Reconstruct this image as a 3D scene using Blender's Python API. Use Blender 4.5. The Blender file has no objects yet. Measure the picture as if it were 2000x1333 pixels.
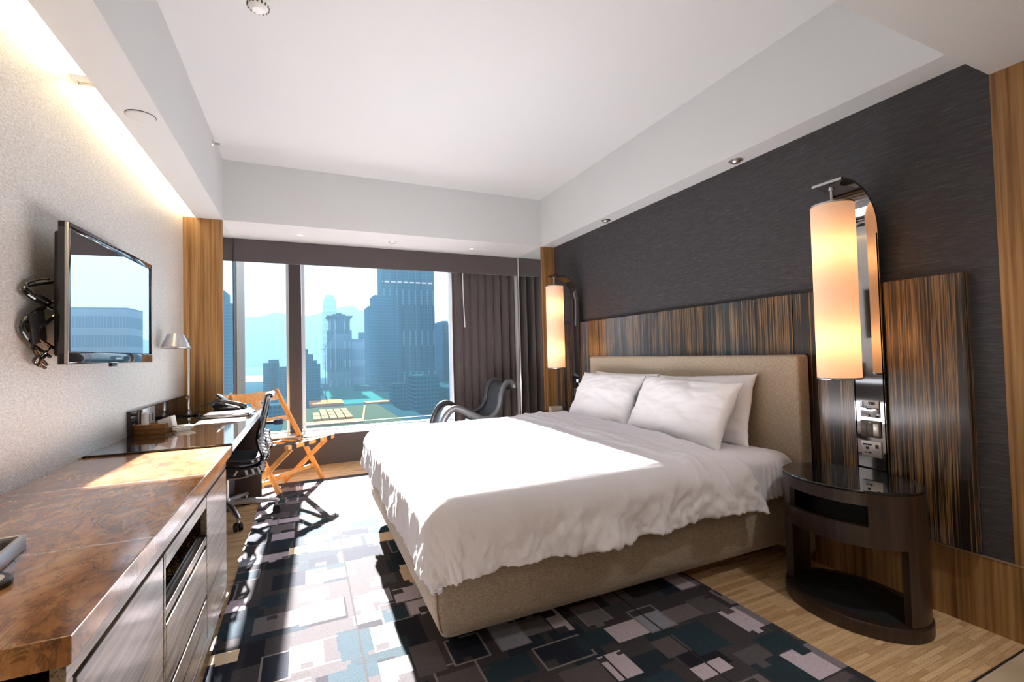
import bpy, bmesh, math, random
import numpy as np
from mathutils import Vector, Matrix, noise
random.seed(7)
PI = math.pi
SC = bpy.context.scene
COL = SC.collection

# ------------------------------------------------------------------ helpers
def link(o, parent=None):
    COL.objects.link(o)
    if parent is not None:
        o.parent = parent
    return o

def tag(o, label=None, cat=None, group=None, kind=None):
    if label: o['label'] = label
    if cat: o['category'] = cat
    if group: o['group'] = group
    if kind: o['kind'] = kind
    return o

def thing(name, label, cat, loc=(0, 0, 0), rotz=0.0, group=None):
    o = bpy.data.objects.new(name, None)
    o.empty_display_size = 0.05
    o.location = loc
    o.rotation_euler = (0, 0, rotz)
    link(o)
    return tag(o, label, cat, group)

def dup(root, loc, label=None, group=None, rotz=None, drop=()):
    r = root.copy(); COL.objects.link(r); r.location = loc
    if rotz is not None: r.rotation_euler = (0, 0, rotz)
    if label: r['label'] = label
    if group: r['group'] = group
    for ch in list(root.children):
        if ch.name.split('.')[0] in drop: continue
        c = ch.copy(); COL.objects.link(c); c.parent = r
        for g in list(ch.children):
            d = g.copy(); COL.objects.link(d); d.parent = c
    return r

class MB:
    def __init__(s, off=(0, 0, 0)):
        s.bm = bmesh.new(); s.off = Vector(off)
    def box(s, x0, x1, y0, y1, z0, z1, bev=0, seg=2):
        vs = [s.bm.verts.new((x, y, z)) for x in (x0, x1) for y in (y0, y1) for z in (z0, z1)]
        F = [(0, 1, 3, 2), (4, 6, 7, 5), (0, 4, 5, 1), (2, 3, 7, 6), (0, 2, 6, 4), (1, 5, 7, 3)]
        fs = [s.bm.faces.new([vs[i] for i in f]) for f in F]
        if bev:
            es = list({e for f in fs for e in f.edges})
            bmesh.ops.bevel(s.bm, geom=es, offset=bev, segments=seg, profile=.5, affect='EDGES', clamp_overlap=True)
        return s
    def obox(s, p, ux, uy, uz, bev=0):
        """box centred at p with half-vectors ux, uy, uz"""
        p, ux, uy, uz = map(Vector, (p, ux, uy, uz))
        vs = [s.bm.verts.new(p + ux * i + uy * j + uz * k) for i in (-1, 1) for j in (-1, 1) for k in (-1, 1)]
        F = [(0, 1, 3, 2), (4, 6, 7, 5), (0, 4, 5, 1), (2, 3, 7, 6), (0, 2, 6, 4), (1, 5, 7, 3)]
        fs = [s.bm.faces.new([vs[i] for i in f]) for f in F]
        if bev:
            es = list({e for f in fs for e in f.edges})
            bmesh.ops.bevel(s.bm, geom=es, offset=bev, segments=2, profile=.5, affect='EDGES', clamp_overlap=True)
        return s
    def bar(s, a, b, w, t, up=(0, 0, 1), bev=0):
        """rectangular bar from a to b; w = full width across, t = thickness along up"""
        a, b, up = Vector(a), Vector(b), Vector(up)
        d = (b - a); n = d.normalized(); side = n.cross(up).normalized(); u2 = side.cross(n).normalized()
        return s.obox((a + b) / 2, d / 2, side * w / 2, u2 * t / 2, bev)
    def tube(s, pts, r, seg=10, caps=True, sx=1.0):
        pts = [Vector(p) for p in pts]; n = len(pts)
        rr = r if isinstance(r, (list, tuple)) else [r] * n
        rings = []; ref = None
        for i, p in enumerate(pts):
            d = (pts[min(i + 1, n - 1)] - pts[max(i - 1, 0)]).normalized()
            if ref is None:
                ref = Vector((0, 0, 1)) if abs(d.z) < .9 else Vector((1, 0, 0))
            a = d.cross(ref)
            if a.length < 1e-4: a = d.cross(Vector((0, 1, 0)))
            a.normalize(); b = a.cross(d).normalized(); ref = b
            rings.append([s.bm.verts.new(p + (a * math.cos(k * 2 * PI / seg) * sx + b * math.sin(k * 2 * PI / seg)) * rr[i]) for k in range(seg)])
        for i in range(n - 1):
            for k in range(seg):
                s.bm.faces.new([rings[i][k], rings[i][(k + 1) % seg], rings[i + 1][(k + 1) % seg], rings[i + 1][k]])
        if caps:
            s.bm.faces.new(rings[0][::-1]); s.bm.faces.new(rings[-1])
        return s
    def cyl(s, a, b, r0, r1=None, seg=24):
        return s.tube([a, b], [r0, r0 if r1 is None else r1], seg)
    def lathe(s, prof, c=(0, 0, 0), seg=32, sx=1, sy=1):
        c = Vector(c); rings = []
        for r, z in prof:
            if r < 1e-6: rings.append([s.bm.verts.new(c + Vector((0, 0, z)))])
            else: rings.append([s.bm.verts.new(c + Vector((r * sx * math.cos(2 * PI * k / seg), r * sy * math.sin(2 * PI * k / seg), z))) for k in range(seg)])
        for A, B in zip(rings, rings[1:]):
            for k in range(seg):
                k2 = (k + 1) % seg
                if len(A) == 1 and len(B) == 1: continue
                if len(A) == 1: s.bm.faces.new([A[0], B[k2], B[k]])
                elif len(B) == 1: s.bm.faces.new([A[k], A[k2], B[0]])
                else: s.bm.faces.new([A[k], A[k2], B[k2], B[k]])
        return s
    def prism(s, poly, axis, a, b):
        """extrude 2-D polygon along axis from a to b"""
        def P(q, t):
            return {'X': (t, q[0], q[1]), 'Y': (q[0], t, q[1]), 'Z': (q[0], q[1], t)}[axis]
        A = [s.bm.verts.new(P(q, a)) for q in poly]; B = [s.bm.verts.new(P(q, b)) for q in poly]
        n = len(poly)
        s.bm.faces.new(A[::-1]); s.bm.faces.new(B)
        for i in range(n): s.bm.faces.new([A[i], A[(i + 1) % n], B[(i + 1) % n], B[i]])
        return s
    def grid(s, fn, nu, nv, closeu=False):
        V = [[s.bm.verts.new(fn(i / (nu - (0 if closeu else 1)), j / (nv - 1))) for j in range(nv)] for i in range(nu)]
        for i in range(nu if closeu else nu - 1):
            for j in range(nv - 1):
                i2 = (i + 1) % nu
                s.bm.faces.new([V[i][j], V[i2][j], V[i2][j + 1], V[i][j + 1]])
        return V
    def arcwall(s, cx, cy, ax, ay, t, a0, a1, z0, z1, seg=24):
        """piece of an elliptic wall, thickness t, between angles a0..a1"""
        O = []; I = []
        for k in range(seg + 1):
            a = a0 + (a1 - a0) * k / seg
            c, sn = math.cos(a), math.sin(a)
            O.append([s.bm.verts.new((cx + ax * c, cy + ay * sn, z)) for z in (z0, z1)])
            I.append([s.bm.verts.new((cx + (ax - t) * c, cy + (ay - t) * sn, z)) for z in (z0, z1)])
        f = s.bm.faces.new
        for k in range(seg):
            f([O[k][0], O[k + 1][0], O[k + 1][1], O[k][1]]); f([I[k][0], I[k][1], I[k + 1][1], I[k + 1][0]])
            f([O[k][1], O[k + 1][1], I[k + 1][1], I[k][1]]); f([O[k][0], I[k][0], I[k + 1][0], O[k + 1][0]])
        for k in (0, seg): f([O[k][0], O[k][1], I[k][1], I[k][0]])
        return s
    def build(s, name, mat, parent=None, smooth=35, kind=None):
        bm = s.bm
        bmesh.ops.recalc_face_normals(bm, faces=bm.faces[:])
        if s.off.length: bmesh.ops.translate(bm, verts=bm.verts[:], vec=-s.off)
        me = bpy.data.meshes.new(name); bm.to_mesh(me); bm.free()
        me.materials.append(mat)
        if smooth:
            me.polygons.foreach_set('use_smooth', [True] * len(me.polygons))
            me.set_sharp_from_angle(angle=math.radians(smooth))
        o = link(bpy.data.objects.new(name, me), parent)
        if kind: o['kind'] = kind
        return o

# ------------------------------------------------------------------ materials
class NT:
    def __init__(s, name):
        s.m = bpy.data.materials.new(name); s.m.use_nodes = True
        s.t = s.m.node_tree; s.t.nodes.clear()
    def n(s, typ, props=None, **inp):
        nd = s.t.nodes.new('ShaderNode' + typ)
        for k, v in (props or {}).items(): setattr(nd, k, v)
        for k, v in inp.items():
            key = k.replace('_', ' ')
            sock = nd.inputs[int(key[1:])] if key[0] == 'i' and key[1:].isdigit() else nd.inputs[key]
            if isinstance(v, bpy.types.NodeSocket): s.t.links.new(v, sock)
            else:
                if sock.type == 'RGBA' and len(v) == 3: v = (*v, 1)
                sock.default_value = v
        return nd
    def coord(s, scale=(1, 1, 1), loc=(0, 0, 0), rot=(0, 0, 0)):
        tc = s.n('TexCoord')
        return s.n('Mapping', Vector=tc.outputs['Object'], Scale=scale, Location=loc, Rotation=rot).outputs[0]
    def noise(s, vec, scale=1, detail=3, rough=.5, dist=0):
        return s.n('TexNoise', Vector=vec, Scale=scale, Detail=detail, Roughness=rough, Distortion=dist).outputs[0]
    def ramp(s, fac, stops, interp='LINEAR'):
        r = s.n('ValToRGB', Fac=fac); e = r.color_ramp; e.interpolation = interp
        while len(e.elements) > 1: e.elements.remove(e.elements[-1])
        for i, (p, c) in enumerate(stops):
            el = e.elements[0] if i == 0 else e.elements.new(p)
            el.position = p; el.color = (*c, 1) if len(c) == 3 else c
        return r.outputs[0]
    def math(s, op, a, b=0.0, c=0.0, clamp=False):
        return s.n('Math', {'operation': op, 'use_clamp': clamp}, i0=a, i1=b, i2=c).outputs[0]
    def mix(s, fac, a, b, mode='MIX'):
        nd = s.n('MixRGB', {'blend_type': mode}, Fac=fac, Color1=a, Color2=b)
        return nd.outputs[0]
    def bump(s, h, strength=.3, dist=.002):
        return s.n('Bump', Strength=strength, Distance=dist, Height=h).outputs[0]
    def out(s, shader, vol=None):
        o = s.n('OutputMaterial')
        if shader is not None: s.t.links.new(shader, o.inputs['Surface'])
        if vol is not None: s.t.links.new(vol, o.inputs['Volume'])
        return s.m
    def pbr(s, col, rough=.5, metal=0.0, normal=None, coat=0.0, coatr=.1, spec=.5, sheen=0.0, extra=None):
        kw = dict(Base_Color=col, Roughness=rough, Metallic=metal)
        p = s.n('BsdfPrincipled', None, **kw)
        p.inputs['Coat Weight'].default_value = coat; p.inputs['Coat Roughness'].default_value = coatr
        p.inputs['Specular IOR Level'].default_value = spec
        p.inputs['Sheen Weight'].default_value = sheen
        if normal is not None: s.t.links.new(normal, p.inputs['Normal'])
        for k, v in (extra or {}).items(): p.inputs[k].default_value = v
        return s.out(p.outputs[0])

def srgb(r, g, b):
    f = lambda c: (c / 255 / 12.92) if c / 255 <= .04045 else ((c / 255 + .055) / 1.055) ** 2.4
    return (f(r), f(g), f(b))

def matte(name, col):
    t = NT(name); return t.out(t.n('BsdfDiffuse', Color=(*col, 1)).outputs[0])
def plain(name, col, rough=.5, metal=0.0, **k): return NT(name).pbr(col, rough, metal, **k)

def wood(name, stops, across, along, axis='Z', rough=.4, coat=0.0, coatr=.1, detail=4, bump=.08, spec=.5, broad=.0):
    t = NT(name)
    sc = [across] * 3; sc['XYZ'.index(axis)] = along
    v = t.coord(tuple(sc)); f = t.noise(v, 1, detail, .6)
    if broad:
        sc2 = [across * .13] * 3; sc2['XYZ'.index(axis)] = along * .25
        f2 = t.noise(t.coord(tuple(sc2)), 1, 2, .5)
        f = t.math('ADD', f, t.math('MULTIPLY', t.math('SUBTRACT', f2, .5), broad))
    return t.pbr(t.ramp(f, stops), rough, coat=coat, coatr=coatr, normal=t.bump(f, bump, .001), spec=spec)

M = {}
# plaster
t = NT('white_plaster'); M['plaster'] = t.pbr((.585, .595, .595), .85, normal=t.bump(t.noise(t.coord(), 60, 3), .03, .001), spec=.2)
# silver wallpaper: woven foil with a fine horizontal rib
t = NT('silver_wallpaper')
f1 = t.noise(t.coord((1, 45, 170)), 1, 3, .7); f2 = t.noise(t.coord((1, 1, 1)), 130, 2, .6)
f = t.math('ADD', t.math('MULTIPLY', f1, .6), t.math('MULTIPLY', f2, .4))
M['wallpaper'] = t.pbr(t.ramp(f, [(.3, (.46, .445, .42)), (.52, (.68, .665, .64)), (.72, (.90, .89, .87))]), .42, metal=.25, normal=t.bump(f, .55, .003), spec=.5)
# charcoal fabric wall
t = NT('charcoal_wallcovering')
f1 = t.noise(t.coord((1, 16, 260)), 1, 4, .65)
M['fabric'] = t.pbr(t.ramp(f1, [(.3, (.026, .025, .027)), (.55, (.046, .044, .047)), (.68, (.075, .071, .075)), (.8, (.17, .16, .168))]), .6, normal=t.bump(f1, .3, .0015), spec=.35)
M['teak'] = wood('teak_veneer', [(.25, srgb(90, 60, 31)), (.45, srgb(134, 97, 56)), (.62, srgb(158, 120, 75)), (.8, srgb(187, 152, 104))], 62, 1.1, rough=.45, broad=.5, spec=.35)
ZS = [(.40, srgb(20, 16, 15)), (.49, srgb(38, 29, 24)), (.54, srgb(84, 62, 40)), (.585, srgb(146, 112, 68)), (.62, srgb(70, 52, 36)), (.66, srgb(40, 30, 26)), (.74, srgb(110, 82, 50))]
M['zebra'] = wood('zebra_ebony_veneer', ZS, 95, .8, rough=.26, coat=.55, coatr=.14, broad=.55, bump=.03)
M['zebra_h'] = wood('zebra_veneer_reflection', [(.36, srgb(58, 50, 44)), (.46, srgb(116, 104, 90)), (.53, srgb(146, 133, 116)), (.58, srgb(84, 70, 56)), (.66, srgb(158, 146, 130))], 48, 1.6, axis='Y', rough=.3, coat=.4, coatr=.12, bump=.03)  # zebra veneer greyed, reflection of the sunlit floor and bed put into the colour
M['wenge'] = wood('dark_wenge', [(.3, srgb(30, 20, 17)), (.55, srgb(48, 33, 27)), (.75, srgb(66, 47, 38))], 80, 1.5, rough=.35, coat=.2, coatr=.2, bump=.05)
M['dark_side'] = plain('dark_brown_laminate', srgb(44, 28, 28), .4)
M['oak_tray'] = wood('box_oak', [(.3, srgb(120, 78, 36)), (.6, srgb(160, 110, 58))], 20, 60, axis='Z', rough=.5)
M['beech'] = wood('rack_beech', [(.3, srgb(196, 132, 62)), (.6, srgb(218, 158, 84))], 40, 3, rough=.45, coat=.15)
# marble counter
t = NT('brown_marble')
v = t.coord((3.0, 3.0, 3.0)); n1 = t.noise(v, 1.0, 8, .62, 1.6); n2 = t.noise(t.coord((22, 9, 9)), 1, 5, .7, .6)
f = t.math('ADD', t.math('MULTIPLY', n1, .6), t.math('MULTIPLY', n2, .4))
c = t.ramp(f, [(.30, srgb(82, 52, 34)), (.42, srgb(134, 88, 54)), (.52, srgb(172, 120, 74)), (.62, srgb(198, 150, 102)), (.74, srgb(142, 98, 70))])
sx = t.n('SeparateXYZ', Vector=t.coord())
wob = t.math('MULTIPLY', t.math('SUBTRACT', t.noise(t.coord((5, 5, 5)), 1, 3), .5), .06)
for y0, sl, wd in ((1.352, .04, .006), (2.035, -.02, .006)):
    d = t.math('ABSOLUTE', t.math('SUBTRACT', t.math('ADD', sx.outputs[1], t.math('ADD', wob, t.math('MULTIPLY', sx.outputs[0], sl))), y0))
    k = t.math('SUBTRACT', 1.0, t.math('DIVIDE', d, wd), clamp=True)
    c = t.mix(t.math('MULTIPLY', k, .85), c, (.80, .72, .60, 1))
d = t.math('ABSOLUTE', t.math('SUBTRACT', t.math('ADD', sx.outputs[1], t.math('ADD', wob, t.math('MULTIPLY', sx.outputs[0], -1.5))), 2.05))
k = t.math('MULTIPLY', t.math('SUBTRACT', 1.0, t.math('DIVIDE', d, .02), clamp=True), t.noise(t.coord((6, 6, 6)), 1, 2))
c = t.mix(t.math('MULTIPLY', k, .6), c, (.66, .56, .42, 1))
cr_ = t.math('ABSOLUTE', t.math('SUBTRACT', t.noise(t.coord((11, 5, 5)), 1, 6, .7, 1.2), .5))
c = t.mix(t.math('MULTIPLY', t.math('SUBTRACT', 1.0, t.math('DIVIDE', cr_, .035), clamp=True), .62), c, (.060, .032, .020, 1))
M['marble'] = t.pbr(c, .15, coat=.25, coatr=.06)
# black granite
t = NT('black_granite')
f = t.noise(t.coord(), 240, 2, .8)
M['granite'] = t.pbr(t.ramp(f, [(.5, srgb(34, 24, 19)), (.66, srgb(66, 48, 36)), (.74, srgb(170, 140, 110))]), .06, coat=.5, coatr=.03)
# parquet
t = NT('strip_parquet')
br = t.n('TexBrick', {'offset': .37, 'offset_frequency': 2, 'squash': 1.0}, Vector=t.coord(), Color1=srgb(224, 192, 146), Color2=srgb(158, 118, 78), Mortar=srgb(120, 88, 55), Scale=1.0, Mortar_Size=.0006, Bias=-.15, Brick_Width=.23, Row_Height=.021)
g = t.noise(t.coord((14, 240, 1)), 1, 3)
c = t.mix(.3, br.outputs[0], t.ramp(g, [(.35, srgb(150, 112, 74)), (.65, srgb(226, 194, 150))]), 'MIX')
M['parquet'] = t.pbr(c, .42, spec=.4)
t = NT('beige_stone'); M['stone'] = t.pbr(t.ramp(t.noise(t.coord(), 4, 5), [(.3, srgb(170, 152, 128)), (.7, srgb(196, 180, 156))]), .35)
# rug
t = NT('patchwork_rug')
at = t.n('Attribute', {'attribute_name': 'patch'})
nz = t.noise(t.coord(), 260, 2, .8)
c = t.mix(.35, at.outputs[0], t.ramp(nz, [(.3, (.25, .25, .25)), (.7, (.85, .85, .85))]), 'OVERLAY')
M['rug'] = t.pbr(c, .95, normal=t.bump(nz, .5, .004), spec=.1)
# linens
t = NT('white_cotton')
sep = t.n('SeparateXYZ', Vector=t.coord((7, 7, 7)))
fx = t.math('ABSOLUTE', t.math('SUBTRACT', t.math('FRACT', sep.outputs[0]), .5)); fy = t.math('ABSOLUTE', t.math('SUBTRACT', t.math('FRACT', sep.outputs[1]), .5))
ring = t.math('SINE', t.math('MULTIPLY', t.math('MAXIMUM', fx, fy), 75))
wv = t.noise(t.coord(), 14, 4, .6)
M['cotton'] = t.pbr((.75, .745, .795), .8, normal=t.bump(t.math('ADD', t.math('MULTIPLY', ring, .03), wv), .55, .006), sheen=.2, spec=.2)
t = NT('pillow_cotton'); M['pillow'] = t.pbr((.86, .855, .87), .8, normal=t.bump(t.noise(t.coord(), 9, 3, .5, .6), .22, .010), sheen=.2, spec=.2)
t = NT('beige_linen')
f = t.math('ADD', t.math('MULTIPLY', t.noise(t.coord((60, 60, 760)), 1, 2), .5), t.math('MULTIPLY', t.noise(t.coord((760, 760, 60)), 1, 2), .5))
M['linen'] = t.pbr(t.ramp(f, [(.36, srgb(132, 118, 101)), (.5, srgb(168, 153, 132)), (.64, srgb(192, 179, 160))]), .85, normal=t.bump(f, .4, .002), sheen=.2, spec=.2)
M['seam'] = plain('linen_piping', srgb(140, 112, 74), .8)
# curtain cloth
t = NT('taupe_curtain_cloth'); f = t.noise(t.coord((300, 300, 300)), 1, 2)
M['curtain'] = t.pbr(t.ramp(f, [(.3, srgb(70, 63, 64)), (.7, srgb(92, 84, 84))]), .8, sheen=.3, spec=.2)
M['chrome'] = plain('polished_chrome', (.62, .62, .63), .06, 1.0)
M['strip_mirror'] = plain('bronze_mirror_steel', (.50, .49, .48), .04, 1.0)
M['mirror'] = plain('clear_mirror', (.78, .82, .80), .015, 1.0)
M['alu'] = plain('brushed_aluminium', (.55, .55, .56), .32, 1.0)
M['alu_light'] = plain('pale_aluminium', (.62, .68, .74), .35, .6)
M['satin_nickel'] = plain('satin_nickel_plate', (.62, .58, .54), .3, .9)
M['pole_steel'] = plain('pale_steel', (.75, .74, .72), .25, .9)
M['olive_alu'] = plain('olive_anodised_aluminium', srgb(92, 84, 58), .4, .2)
M['bronze'] = plain('brown_window_bronze', srgb(66, 58, 56), .45, .2)
M['black_gloss'] = plain('black_gloss_plastic', (.012, .012, .014), .08, coat=.6, coatr=.02)
M['black'] = plain('black_plastic', (.014, .014, .016), .4)
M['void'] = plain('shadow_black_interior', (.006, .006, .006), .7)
M['rubber'] = plain('black_rubber', (.012, .012, .012), .6)
t = NT('tv_glass')
g1 = t.n('BsdfGlossy', Color=(.9, .92, .95, 1), Roughness=.01); g2 = t.n('BsdfDiffuse', Color=(.008, .008, .01, 1))
M['tv_glass'] = t.out(t.n('MixShader', i0=.86, i1=g2.outputs[0], i2=g1.outputs[0]).outputs[0])
t = NT('black_leather'); M['leather'] = t.pbr((.040, .044, .050), .30, normal=t.bump(t.noise(t.coord(), 160, 3), .12, .001), coat=.25, coatr=.2)
M['leather_hilite'] = plain('highlit_leather_edge', (.11, .115, .12), .28, .35)  # paler leather for the near roll, its highlight put into the colour
M['folder'] = plain('brown_leather_folder', srgb(70, 48, 44), .4)
M['paper'] = plain('white_paper', (.84, .84, .83), .7)
M['white_plastic'] = plain('white_plastic', (.78, .77, .74), .4)
M['grey_plastic'] = plain('grey_switch_plastic', srgb(92, 86, 78), .3)
M['mesh_cloth'] = plain('black_elastomer_mesh', (.075, .082, .09), .45)
M['rib_white'] = plain('pale_grey_rib', (.62, .63, .65), .4)
M['strap_black'] = plain('black_webbing', (.016, .017, .02), .7)
M['strap_grey'] = plain('grey_webbing', srgb(150, 160, 170), .6)
M['beige_fabric'] = plain('beige_clock_face', srgb(170, 158, 142), .7)
M['dark_glass'] = plain('black_table_glass', (.006, .006, .007), .03, coat=.5, coatr=.02)
M['skin_black'] = plain('black_tray', (.010, .010, .012), .35)
M['blue_pad'] = plain('navy_pad', srgb(24, 34, 70), .5)
# lamp shade: thin translucent paper lit from inside
t = NT('lamp_shade_paper')
tr = t.n('BsdfTranslucent', Color=(.95, .80, .64, 1)); df = t.n('BsdfDiffuse', Color=(.86, .76, .68, 1))
M['shade'] = t.out(t.n('MixShader', i0=.5, i1=df.outputs[0], i2=tr.outputs[0]).outputs[0])
def emit(name, col, k):
    t = NT(name); return t.out(t.n('Emission', Color=(*col, 1), Strength=k).outputs[0])
M['cove_lamp'] = emit('cove_lamp_glow', (1.0, .74, .40), 10.5)
M['halogen'] = emit('downlight_lamp', (1.0, .80, .52), 5.0)
# window glass: thin tinted pane
t = NT('tinted_window_glass')
fr = t.n('Fresnel', IOR=1.45)
tp = t.n('BsdfTransparent', Color=(.44, .67, .74, 1)); gl = t.n('BsdfGlossy', Color=(.9, .95, 1, 1), Roughness=0.0)
M['glass'] = t.out(t.n('MixShader', i0=t.math('MULTIPLY', fr.outputs[0], .8), i1=tp.outputs[0], i2=gl.outputs[0]).outputs[0])

# ------------------------------------------------------------------ setting
XL, XR, YF, YN = -.902, 2.581, 4.506, .88
YB = -2.4
SOF, CEIL, NEARZ = 2.39, 2.91, 2.30
def S(name, mat, *boxes):
    m = MB()
    for b in boxes: m.box(*b)
    return m.build(name, mat, smooth=0, kind='structure')
S('floor', M['parquet'], (XL - .1, 3.0, .858, 6.2, -.1, 0))
S('floor_entry', M['stone'], (XL - .1, 3.0, YB - .1, .85, -.1, 0))
S('trim_1', plain('dark_threshold', (.02, .018, .016), .5), (XL, XR, .85, .858, -.1, .001))
S('wall_left', M['wallpaper'], (XL - .1, XL, YB, YF, 0, 3.0))
S('wall_left_panel', M['teak'], (XL - .1, -.626, YF, YF + .03, 0, SOF))
S('wall_right', M['fabric'], (XR, XR + .1, YN, YF + .02, .309, SOF))
S('baseboard_right', M['teak'], (XR - .004, XR + .1, YN - .03, YF, 0, .304))
S('trim_2', plain('beige_metal_bead', srgb(170, 150, 130), .35, .5), (XR - .007, XR + .05, YN - .03, YF, .304, .309))
S('wall_right_panel', M['teak'], (XR - .003, XR + .1, YB, YN, 0, SOF))
S('wall_right_return', M['teak'], (2.42, XR + .1, YF, YF + .03, 0, SOF))
S('wall_back', M['plaster'], (XL - .1, 2.7, YB - .1, YB, 0, 3.0))
S('ceiling', M['plaster'], (XL - .1, 2.7, YN - .1, YF + .1, CEIL, CEIL + .1))
S('trim_3', M['plaster'], (-.813, -.62, YB, YF, SOF, CEIL + .05), (XL - .1, -.813, YB, YF, 2.45, CEIL + .05))     # left bulkhead with the cove slot
S('trim_4', M['plaster'], (2.42, XR + .12, YN, YF, SOF, CEIL + .05))                                             # right bulkhead
S('trim_5', M['plaster'], (XL - .1, XR + .12, YF, 5.17, SOF, CEIL + .05), (XL - .1, XR + .12, 5.17, 6.2, 2.80, CEIL + .05))                                         # window bulkhead
S('trim_6', M['plaster'], (-.62, XR + .12, YB - .1, YN, NEARZ, CEIL + .05))                                      # entry bulkhead
# alcove sides
S('wall_alcove_left', M['mirror'], (-.66, -.626, YF + .03, 5.13, 0, SOF))
S('wall_alcove_right', M['mirror'], (2.42, 2.45, YF + .03, 5.13, 0, SOF))
S('wall_alcove_left_rear', M['plaster'], (-1.0, -.66, YF + .03, 6.2, 0, 2.8))
S('wall_alcove_right_rear', M['plaster'], (2.45, 2.7, YF + .03, 6.2, 0, 2.8), (2.42, 2.45, 5.15, 6.2, 0, 2.8))
S('trim_7', M['pole_steel'], (2.412, 2.42, 5.13, 5.15, 0, SOF))
S('trim_8', M['bronze'], (-.66, -.622, 5.13, 5.30, 0, SOF))
S('trim_9', M['olive_alu'], (-.66, -.618, 5.30, 5.62, 0, SOF))
# wall under the window
S('wall_window', M['bronze'], (-.66, 2.45, 5.652, 6.1, 0, .335), (-.66, 2.45, 5.648, 5.66, .225, .232))
S('trim_10', M['alu_light'], (-.66, 2.45, 5.645, 6.05, .335, .352))
# window
wf = MB()
wf.box(-.165, -.035, 5.86, 6.02, .352, 2.8)
wf.box(-.66, 2.45, 5.88, 6.0, 2.74, 2.8)
wf.box(-.66, -.62, 5.62, 6.0, .352, 2.8)
win = wf.build('window_1', M['bronze'], smooth=0, kind='structure')
tm = MB()
for x0, x1 in ((-.195, -.168), (-.032, .004)): tm.box(x0, x1, 5.90, 5.955, .352, 2.74)
tm.box(1.755, 1.80, 5.90, 5.955, .352, 2.74)
tm.box(-.62, 2.45, 5.91, 5.955, .352, .372)
tm.build('pane_frame', M['alu_light'], win, smooth=0)
for x0, x1 in ((-.62, -.195), (.004, 1.755), (1.80, 2.45)):
    g = MB(); g.box(x0, x1, 5.93, 5.931, .372, 2.74)
    # one thin sheet only: keep a single face so light is tinted once
    bm = g.bm; kill = [f for f in bm.faces if f.calc_center_median().y > 5.9305 or abs(f.normal.y) < .5]
    bmesh.ops.delete(bm, geom=kill, context='FACES')
    g.build('pane', M['glass'], win, smooth=0)
rl = MB(); rl.cyl((-.03, 5.90, .428), (1.76, 5.90, .428), .0035, seg=8)
rl.build('safety_rail', M['pole_steel'], win)

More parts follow.
